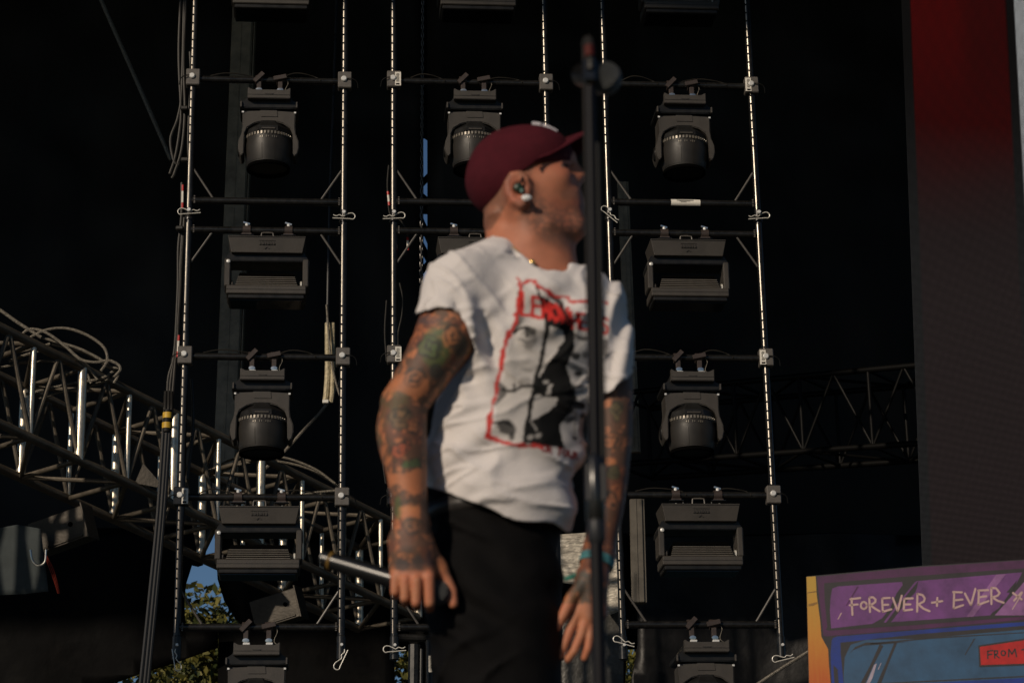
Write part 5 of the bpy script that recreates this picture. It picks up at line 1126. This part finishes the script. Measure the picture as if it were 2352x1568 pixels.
def shirt_col(V, N):
    px, py = proj(V); C = np.tile(np.array([0.66, 0.62, 0.60]), (len(V), 1)); C *= (0.97+0.06*fbm(V, 30, 2, 2))[:, None]
    x = (px*1.7415-1850)*1.844; y = (py*1.7415-1050)*1.844
    vd = V-CAM; fc = -(N*vd).sum(1)/np.linalg.norm(vd, axis=1); vis = (fc > -0.05) & (V[:, 1] < Y0+0.12)
    wx = x+14*(fbm(V, 50, 5, 2)-0.5)*2; wy = y+14*(fbm(V, 50, 6, 2)-0.5)*2
    far = (px > 1398)
    INK = (0.009, 0.0095, 0.010); GREY = (0.17, 0.16, 0.15); RED = (0.52, 0.035, 0.03); LIGHT = (0.50, 0.47, 0.44); DRED = (0.22, 0.03, 0.03)
    def fill(poly, col, s=0.99):
        nonlocal C
        C = lerpc(C, s*(inpoly(wx, wy, poly) & vis & ~far), col)
    def blob(cx, cy, rx, ry, col, s=0.97, rot=0.0):
        nonlocal C
        ca, sa = math.cos(rot), math.sin(rot); a = ((wx-cx)*ca+(wy-cy)*sa)/rx; b = (-(wx-cx)*sa+(wy-cy)*ca)/ry
        C = lerpc(C, s*sst(np.hypot(a, b), 1.1, 0.75)*vis*~far, col)
    def line(pts, wd, col, s=0.98, rough=0.0):
        nonlocal C
        C = lerpc(C, s*sst(dline(wx, wy, pts)+rough*(fbm(V, 110, 9, 2)-0.5)*2, wd*1.25, wd*0.75)*vis*~far, col)
    def rect(x0, y0, x1, y1, sk=0.0): return [(x0, y0), (x1, y0+sk*(x1-x0)), (x1, y1+sk*(x1-x0)), (x0, y1)]
    # portraits: pale faces between dark hair
    fill([(425, 200), (470, 180), (560, 240), (650, 300), (770, 400), (900, 480), (905, 1040), (880, 1340), (780, 1375), (560, 1352), (330, 1310), (215, 1260), (260, 1060), (300, 900), (320, 700), (380, 520), (410, 380)], LIGHT, 0.8)
    fill([(548, 225), (640, 262), (700, 330), (780, 410), (812, 500), (828, 600), (792, 720), (768, 765), (800, 880), (832, 1005), (806, 1076), (768, 1130), (722, 1200), (742, 1300), (764, 1372), (560, 1352), (462, 1318), (488, 1160), (590, 1136), (682, 1045), (694, 1000), (540, 982), (520, 985), (556, 870), (636, 738), (752, 570), (748, 500), (690, 480), (640, 470), (612, 400), (575, 330)], INK)
    line([(590, 340), (624, 440), (600, 640), (560, 800), (528, 930), (505, 1030), (478, 1200), (462, 1318)], 17, INK)
    line([(420, 230), (432, 300), (412, 440), (380, 510)], 16, INK, 0.8); fill([(420, 380), (470, 372), (430, 470), (395, 490)], GREY, 0.6)
    blob(492, 560, 62, 84, GREY, 0.75); blob(500, 500, 50, 30, INK, 0.8, 0.3); blob(470, 545, 34, 22, LIGHT, 0.9); blob(478, 538, 18, 18, INK, 0.9); line([(385, 512), (430, 488), (490, 480)], 9, INK); line([(410, 560), (470, 590), (540, 575)], 8, GREY)
    blob(470, 790, 50, 14, GREY, 0.5, 0.3); blob(460, 880, 55, 40, GREY, 0.55); line([(290, 935), (380, 945), (440, 905), (520, 915)], 12, INK, 0.85); fill([(262, 880), (300, 880), (330, 950), (290, 1010), (245, 1060)], INK, 0.75); blob(380, 920, 14, 40, INK, 0.7)
    blob(610, 880, 22, 18, LIGHT, 0.8); fill([(640, 890), (662, 900), (640, 985), (610, 975)], LIGHT, 0.8)
    blob(325, 1215, 80, 58, INK, 0.85, 0.35); blob(250, 1235, 28, 24, LIGHT, 0.85); blob(300, 1275, 34, 18, LIGHT, 0.8); blob(365, 1275, 24, 30, INK, 0.8); line([(215, 1180), (300, 1170), (370, 1200)], 10, INK)
    blob(500, 1290, 26, 22, LIGHT, 0.55); line([(498, 1160), (545, 1235)], 5, LIGHT, 0.6); blob(560, 1280, 30, 20, LIGHT, 0.5, -0.6)
    blob(838, 690, 36, 30, INK, 0.9); blob(898, 680, 20, 26, INK, 0.7); blob(852, 825, 32, 22, INK, 0.9); blob(850, 785, 50, 22, GREY, 0.6); line([(832, 910), (880, 912)], 7, INK, 0.7); line([(845, 950), (885, 950)], 9, GREY); line([(800, 520), (850, 560), (905, 560)], 14, INK, 0.8); line([(836, 1030), (900, 1050)], 9, INK)
    blob(790, 1152, 44, 26, INK, 0.8, -0.2); blob(884, 1125, 24, 24, INK, 0.8); blob(826, 1292, 24, 18, INK, 0.85); line([(838, 1080), (828, 1260)], 7, GREY, 0.7)
    fill([(560, 1140), (640, 1090), (760, 1110), (720, 1210), (745, 1330), (600, 1340)], INK); fill([(800, 880), (835, 930), (842, 1040), (905, 1045), (905, 1075), (830, 1085), (770, 1130), (780, 1000)], INK, 0.9); blob(800, 640, 26, 60, INK, 0.7); blob(905, 1230, 14, 90, INK, 0.7)
    fill([(1030, 560), (1100, 560), (1110, 680), (1060, 700), (1030, 690)], INK, 0.7)
    # red lettering across the chest
    def word(txt, quad, wd):
        # quad: top-left, top-right, bottom-left, bottom-right
        G_ = {'L': [[(0, 0), (0, 1), (1, 1)]], 'E': [[(1, 0), (0, 0), (0, 1), (1, 1)], [(0, .5), (.8, .5)]], 'M': [[(0, 1), (0, 0), (.5, .6), (1, 0), (1, 1)]], 'O': [[(0.5, 0), (0, .25), (0, .75), (.5, 1), (1, .75), (1, .25), (.5, 0)]],
              'N': [[(0, 1), (0, 0), (1, 1), (1, 0)]], 'H': [[(0, 0), (0, 1)], [(1, 0), (1, 1)], [(0, .5), (1, .5)]], 'A': [[(0, 1), (.5, 0), (1, 1)], [(.2, .65), (.8, .65)]], 'D': [[(0, 0), (0, 1), (.6, 1), (1, .7), (1, .3), (.6, 0), (0, 0)]],
              'S': [[(1, .1), (.5, 0), (0, .2), (.2, .45), (.8, .55), (1, .8), (.5, 1), (0, .9)]], 'T': [[(0, 0), (1, 0)], [(.5, 0), (.5, 1)]], 'U': [[(0, 0), (0, .8), (.5, 1), (1, .8), (1, 0)]], 'R': [[(0, 1), (0, 0), (.8, 0), (1, .25), (.8, .5), (0, .5)], [(.5, .5), (1, 1)]], ' ': []}
        tl, tr, b_l, br = [np.array(q, float) for q in quad]; n = len(txt)
        for i, ch in enumerate(txt):
            for st in G_[ch]:
                pts = []
                for u, v in st:
                    uu = (i+0.14+0.72*u)/n; pts.append(tuple((tl*(1-uu)+tr*uu)*(1-v)+(b_l*(1-uu)+br*uu)*v))
                yield pts
    for pts in word('LEMON', ((436, 222), (796, 345), (430, 376), (796, 452)), 14): line(pts, 13, RED, 0.98)
    for pts in word('HEADS', ((796, 362), (1078, 412), (802, 486), (1084, 528)), 12): line(pts, 10.5, RED, 0.98)
    line([(540, 165), (572, 255), (592, 330)], 9, INK, 0.9); line([(650, 225), (715, 290), (762, 370), (790, 440)], 17, INK, 0.9); line([(445, 160), (428, 240), (436, 330)], 9, INK, 0.8)
    for pts in word('ON TOUR', ((585, 1345), (860, 1408), (580, 1395), (855, 1450)), 8): line(pts, 8, DRED, 0.95)
    line([(412, 128), (442, 150), (500, 130), (560, 165), (640, 218), (700, 252), (770, 256), (792, 290), (890, 290), (1070, 296)], 11, RED, 0.9, 11)
    line([(415, 128), (432, 215), (402, 400), (368, 490), (332, 560), (302, 640), (290, 740), (262, 880), (240, 960), (210, 1130), (178, 1282)], 16, RED, 0.95, 16)
    line([(172, 1284), (240, 1302), (300, 1320), (420, 1340), (575, 1362)], 16, RED, 0.95, 16)
    return np.clip(C, 0, 1)
V, Fq = GS.nets(); del GS
cotton = vcmat('white_cotton', 0.9, 0.0, 0.06, bump=0.35, bscale=260)
shirt = net_object('t_shirt', V, Fq, cotton, person, shirt_col, 1)
gold = mat('gold', (0.75, 0.50, 0.16), 0.3, 0.9, 0.5)
MB().tube(spline([Q(1176, 566, -0.078), Q(1215, 600, -0.082), Q(1248, 632, -0.070), Q(1276, 652, -0.045), Q(1284, 640, -0.02)], 8), 0.0017, 6).build('necklace', gold, person, True, True)
MB().lathe([(0.002, -0.005), (0.006, -0.003), (0.006, 0.003), (0.002, 0.005)], 10, c=Q(1222, 603, -0.086), R=rotx(math.pi/2)).build('necklace_clasp', gold, person, True, True)

# --- cap
GC = Grid((Q(1060, 400)[0], Y0-0.13, Q(1200, 520)[2]), (Q(1330, 400)[0], Y0+0.13, Q(1200, 268)[2]), 0.003)
GC.ell(Q(1184, 398), (0.101, 0.086, 0.0965), 0.55, 0.0)
GC.ell(Q(1237, 368), (0.074, 0.080, 0.061), 0.12, 0.035)
GC.ell(Q(1120, 430, 0), (0.034, 0.062, 0.042), 0.3, 0.03)
i3 = np.abs(GC.F) < 0.15; ii = np.argwhere(i3); P = np.stack([GC.ax[0][ii[:, 0]], Y0-np.abs(GC.ax[1][ii[:, 1]]-Y0), GC.ax[2][ii[:, 2]]], 1); ppx, ppy = proj(P)
edge = np.interp(ppx, [1050, 1100, 1116, 1150, 1175, 1191, 1229, 1262, 1300, 1340], [500, 490, 480, 440, 412, 398, 374, 371, 369, 367])
GC.F[i3] = np.maximum(GC.F[i3], ((ppy-edge)*0.72/PM).astype(np.float32))
GC.warp(lambda P: 0.0022*(fbm(P, 22, 4, 2)-0.5))
V, Fq = GC.nets(); del GC
cap_m = mat('maroon_wool', (0.062, 0.0050, 0.0105), 0.85, 0, 0.2, noise=0.15, nscale=50, bump=0.4, bscale=500)
cap = net_object('cap', V, Fq, cap_m, person, None, 1)
vs = []; fs = []; nu, nv = 21, 7
for i in range(nu):
    s_ = -1+2*i/(nu-1)
    for j in range(nv):
        t = j/(nv-1); a = abs(s_)**1.6
        bx = 1288-62*a; by = 322+50*a; Lf = math.sqrt(max(0, 1-s_**2))
        q = Q(bx+t*Lf*78, by-t*Lf*28, -abs(s_)*0.098*(1-0.10*t)); q[1] = q[1] if s_ < 0 else 2*Y0-q[1]; vs.append(q)
for i in range(nu-1):
    for j in range(nv-1): fs.append((i*nv+j, i*nv+j+1, (i+1)*nv+j+1, (i+1)*nv+j))
br = MB().add(vs, fs).build('cap_brim', cap_m, cap, False, True)
for v in br.data.vertices: v.co = v.co-Vector(person.location)
md = br.modifiers.new('thick', 'SOLIDIFY'); md.thickness = 0.004; md.offset = 0
em = MB(); 
for a, b in (((1222, 284.5), (1242, 287)), ((1246, 288.5), (1258, 293)), ((1258, 293), (1279, 304))): em.tube([Q(*a, -0.012), Q(*b, -0.012)], 0.0048, 8); em.tube([Q(*a, 0.012), Q(*b, 0.012)], 0.0048, 8)
eo = em.build('cap_emblem', mat('white_thread', (0.55, 0.52, 0.55), 0.7, 0, 0.2), cap, False, True)
for v in eo.data.vertices: v.co = v.co-Vector(person.location)
# --- ear monitor, earring, wristbands
ip = mat('ear_monitor_green', (0.008, 0.03, 0.017), 0.4, 0, 0.35, noise=0.4, nscale=200)
e1 = MB(); e1.lathe([(0.002, -0.008), (0.009, -0.007), (0.0105, 0.0), (0.008, 0.006), (0.002, 0.008)], 14, c=Q(1191, 431, -0.094), R=rotx(math.pi/2)); e1.build('ear_monitor', ip, person, True, True)
MB().tube(spline([Q(1193, 425, -0.099), Q(1199, 412, -0.098), Q(1200, 402, -0.084), Q(1190, 397, -0.078)], 5), 0.0026, 6).build('monitor_cable', black_matt, person, True, True)
MB().bbox(Q(1198, 438, -0.099), (0.006, 0.004, 0.008), 0.002).build('monitor_face', mat('pale_teal', (0.12, 0.22, 0.19), 0.5, 0, 0.3), person, True)
e2 = MB(); e2.lathe([(0.002, -0.005), (0.008, -0.004), (0.0086, 0.001), (0.004, 0.0045)], 14, c=Q(1209, 454, -0.103), R=rotx(math.pi/2)@np.diag([1.15, 0.72, 1])); e2.build('earring', mat('white_stone', (0.82, 0.82, 0.80), 0.12, 0.0, 0.8), person, True, True)
teal = mat('teal_wristband', (0.06, 0.20, 0.22), 0.6, 0, 0.3, noise=0.6, nscale=90)
def band(c, r, ax, wd, m, name):
    ax = np.asarray(ax, float); ax /= np.linalg.norm(ax); x = np.cross(ax, [0, 1.0, 0]); x /= np.linalg.norm(x); y = np.cross(ax, x); R_ = np.column_stack([x, y, ax])
    MB().lathe([(r, -wd), (r+0.003, -wd), (r+0.003, wd), (r, wd)], 24, c=c, R=R_).build(name, m, person, True, True)
axw = Q(1362, 1320, -0.015)-Q(1380, 1250, 0.0)
band(Q(1371, 1290, -0.008), 0.0315, axw, 0.0085, teal, 'wristband')
tl = MB(); tl.bbox(Q(1313, 1324, -0.03), (0.030, 0.006, 0.009), 0.002, roty(-0.35)); tl.tube(spline([Q(1352, 1312, -0.03), Q(1335, 1316, -0.032), Q(1325, 1322, -0.03)], 5), 0.004, 6); tl.build('wristband_tail', mat('green_ribbon', (0.03, 0.16, 0.12), 0.6, 0, 0.3, noise=0.7, nscale=120), person, True)

# --- hand-held microphone
mic_b = mat('mic_black', (0.008, 0.008, 0.008), 0.25, 0, 0.6); grille_m = mat('mic_grille', (0.10, 0.105, 0.105), 0.45, 0.5, 0.4, bump=0.9, bscale=900)
def microphone(tail, tip, label, ring=True):
    tail = np.asarray(tail); tip = np.asarray(tip); L = np.linalg.norm(tip-tail); ax = (tip-tail)/L
    x = np.cross(ax, [0, 1.0, 0.001]); x /= np.linalg.norm(x); R_ = np.column_stack([x, np.cross(ax, x), ax]); root = thing('microphone', label, 'microphone', tail)
    MB().lathe([(0.010, 0), (0.0165, 0.004), (0.0172, 0.03), (0.0172, 0.036), (0.0180, 0.05), (0.0185, L*0.66), (0.0200, L*0.78)], 24, R=R_).build('handle', mic_b, root, False, True)
    MB().lathe([(0.0188, L*0.77), (0.0238, L*0.785), (0.0238, L*0.81), (0.021, L*0.82)], 24, R=R_).build('collar', mic_b, root, False, True)
    MB().lathe([(0.0205, L*0.80)]+[(0.0245*math.sin(a), L-0.0245+0.0245*-math.cos(a)*-1*-1) for a in np.linspace(math.pi*0.45, math.pi*0.97, 10)][::1], 24, R=R_).build('grille', grille_m, root, False, True)
    if ring: MB().lathe([(0.0178, 0.020), (0.0186, 0.021), (0.0186, 0.025), (0.0178, 0.026)], 24, R=R_).build('tape_ring', mat('dull_yellow_tape', (0.16, 0.09, 0.015), 0.6, 0, 0.3), root, False, True)
    return root
microphone(Q(738, 1281, -0.052), Q(1031, 1368, -0.134), 'black wireless microphone held in the singer\'s lowered hand')

# ================================================================== microphone stand in the foreground
YS = 2.95
def T(px, py, dy=0.0): return W(px, py, YS+dy)
stand = thing('microphone_stand', 'tall dark microphone stand out of focus before the singer', 'microphone stand', (T(1378, 1568)[0]+0.012, YS, 1.5))
pole_m = mat('stand_black', (0.004, 0.004, 0.006), 0.5, 0.0, 0.14, noise=0.2, nscale=20)
MB().tube([T(1356, 200), T(1363, 620), T(1368, 1090)], 0.0076, 14).build('upper_tube', pole_m, stand, True, True)
MB().tube([T(1366, 1085), T(1378, 1568), T(1384, 1800)], 0.0100, 14).build('lower_tube', pole_m, stand, True, True)
MB().tube([T(1344, 110, 0.01), T(1349, 400, 0.01), T(1355, 760, 0.01), T(1360, 1060, 0.01)], 0.0050, 10).build('boom_arm', mat('stand_brown', (0.012, 0.010, 0.009), 0.6, 0.0, 0.15), stand, True, True)
MB().tube([T(1372, 330, 0.0), T(1380, 740, 0.0), T(1386, 1070, 0.0)], 0.0045, 10).build('signal_cable', black_matt, stand, True, True)
MB().lathe([(0.010, -0.05), (0.013, -0.045), (0.0145, 0.0), (0.013, 0.04), (0.010, 0.045)], 16, c=T(1367, 1120)).build('clutch', mic_b, stand, True, True)
for px in (1352, 1387): MB().tube([T(px, 1068, -0.01), T(px+2, 1150, -0.01)], 0.0048, 10).build('clutch_lever', mat('lever_grey', (0.016, 0.016, 0.018), 0.5, 0.1, 0.3), stand, True, True)
MB().lathe([(0.010, -0.02), (0.0125, -0.016), (0.0125, 0.016), (0.010, 0.02)], 16, c=T(1370, 1215)).build('collar_ring', mat('ring_grey', (0.018, 0.019, 0.022), 0.45, 0.1, 0.3), stand, True, True)
MB().bbox(T(1355, 165), (0.020, 0.020, 0.04), 0.006).build('mic_clip', mic_b, stand, True)
MB().tube([T(1353, 106, -0.012), T(1355, 130, -0.012)], 0.0072, 12).build('red_tape', mat('red_orange_tape', (0.07, 0.008, 0.005), 0.6, 0, 0.2), stand, True, True)
MB().tube([T(1344, 108, 0.01), T(1347, 92, 0.005), T(1352, 90, 0.0), T(1357, 108, -0.01), T(1356, 160, -0.01)], 0.006, 10).build('cable_hook', cable_rubber, stand, True, True)
# round base and legs out of the picture, standing on the deck
lg = stand.location; pb_ = T(1384, 1800)
MB().tube([pb_, (lg[0], lg[1], 1.52)], 0.0128, 12).build('lower_tube', pole_m, stand, True, True)
MB().lathe([(0.13, 1.502), (0.13, 1.515), (0.04, 1.53), (0.015, 1.56)], 24, c=(lg[0], lg[1], 0)).build('base', pole_m, stand, True, True)
microphone(T(1335, 172, 0.14), T(1400, 182, 0.0), 'silver grilled microphone clipped to the top of the stand', False)
# legs of the singer reach the deck: shoes and lower trousers
sh = MB()
for dx in (-0.09, 0.09):
    sh.tube([(feet[0]+dx, Y0+0.02, Q(1150, 1750)[2]+0.02), (feet[0]+dx*1.3, Y0+0.02, 2.0), (feet[0]+dx*1.5, Y0+0.02, 1.58)], [0.088, 0.07, 0.058], 16)
sh.build('trouser_legs', denim, person, True, True)
for dx in (-0.135, 0.135): MB().tube(spline([(feet[0]+dx, Y0+0.06, 1.55), (feet[0]+dx+0.05, Y0-0.04, 1.545), (feet[0]+dx+0.10, Y0-0.14, 1.53)], 6), [0.05]*6+[0.046]*4+[0.042]*2+[0.03], 12).build('shoe', black_matt, person, True, True)
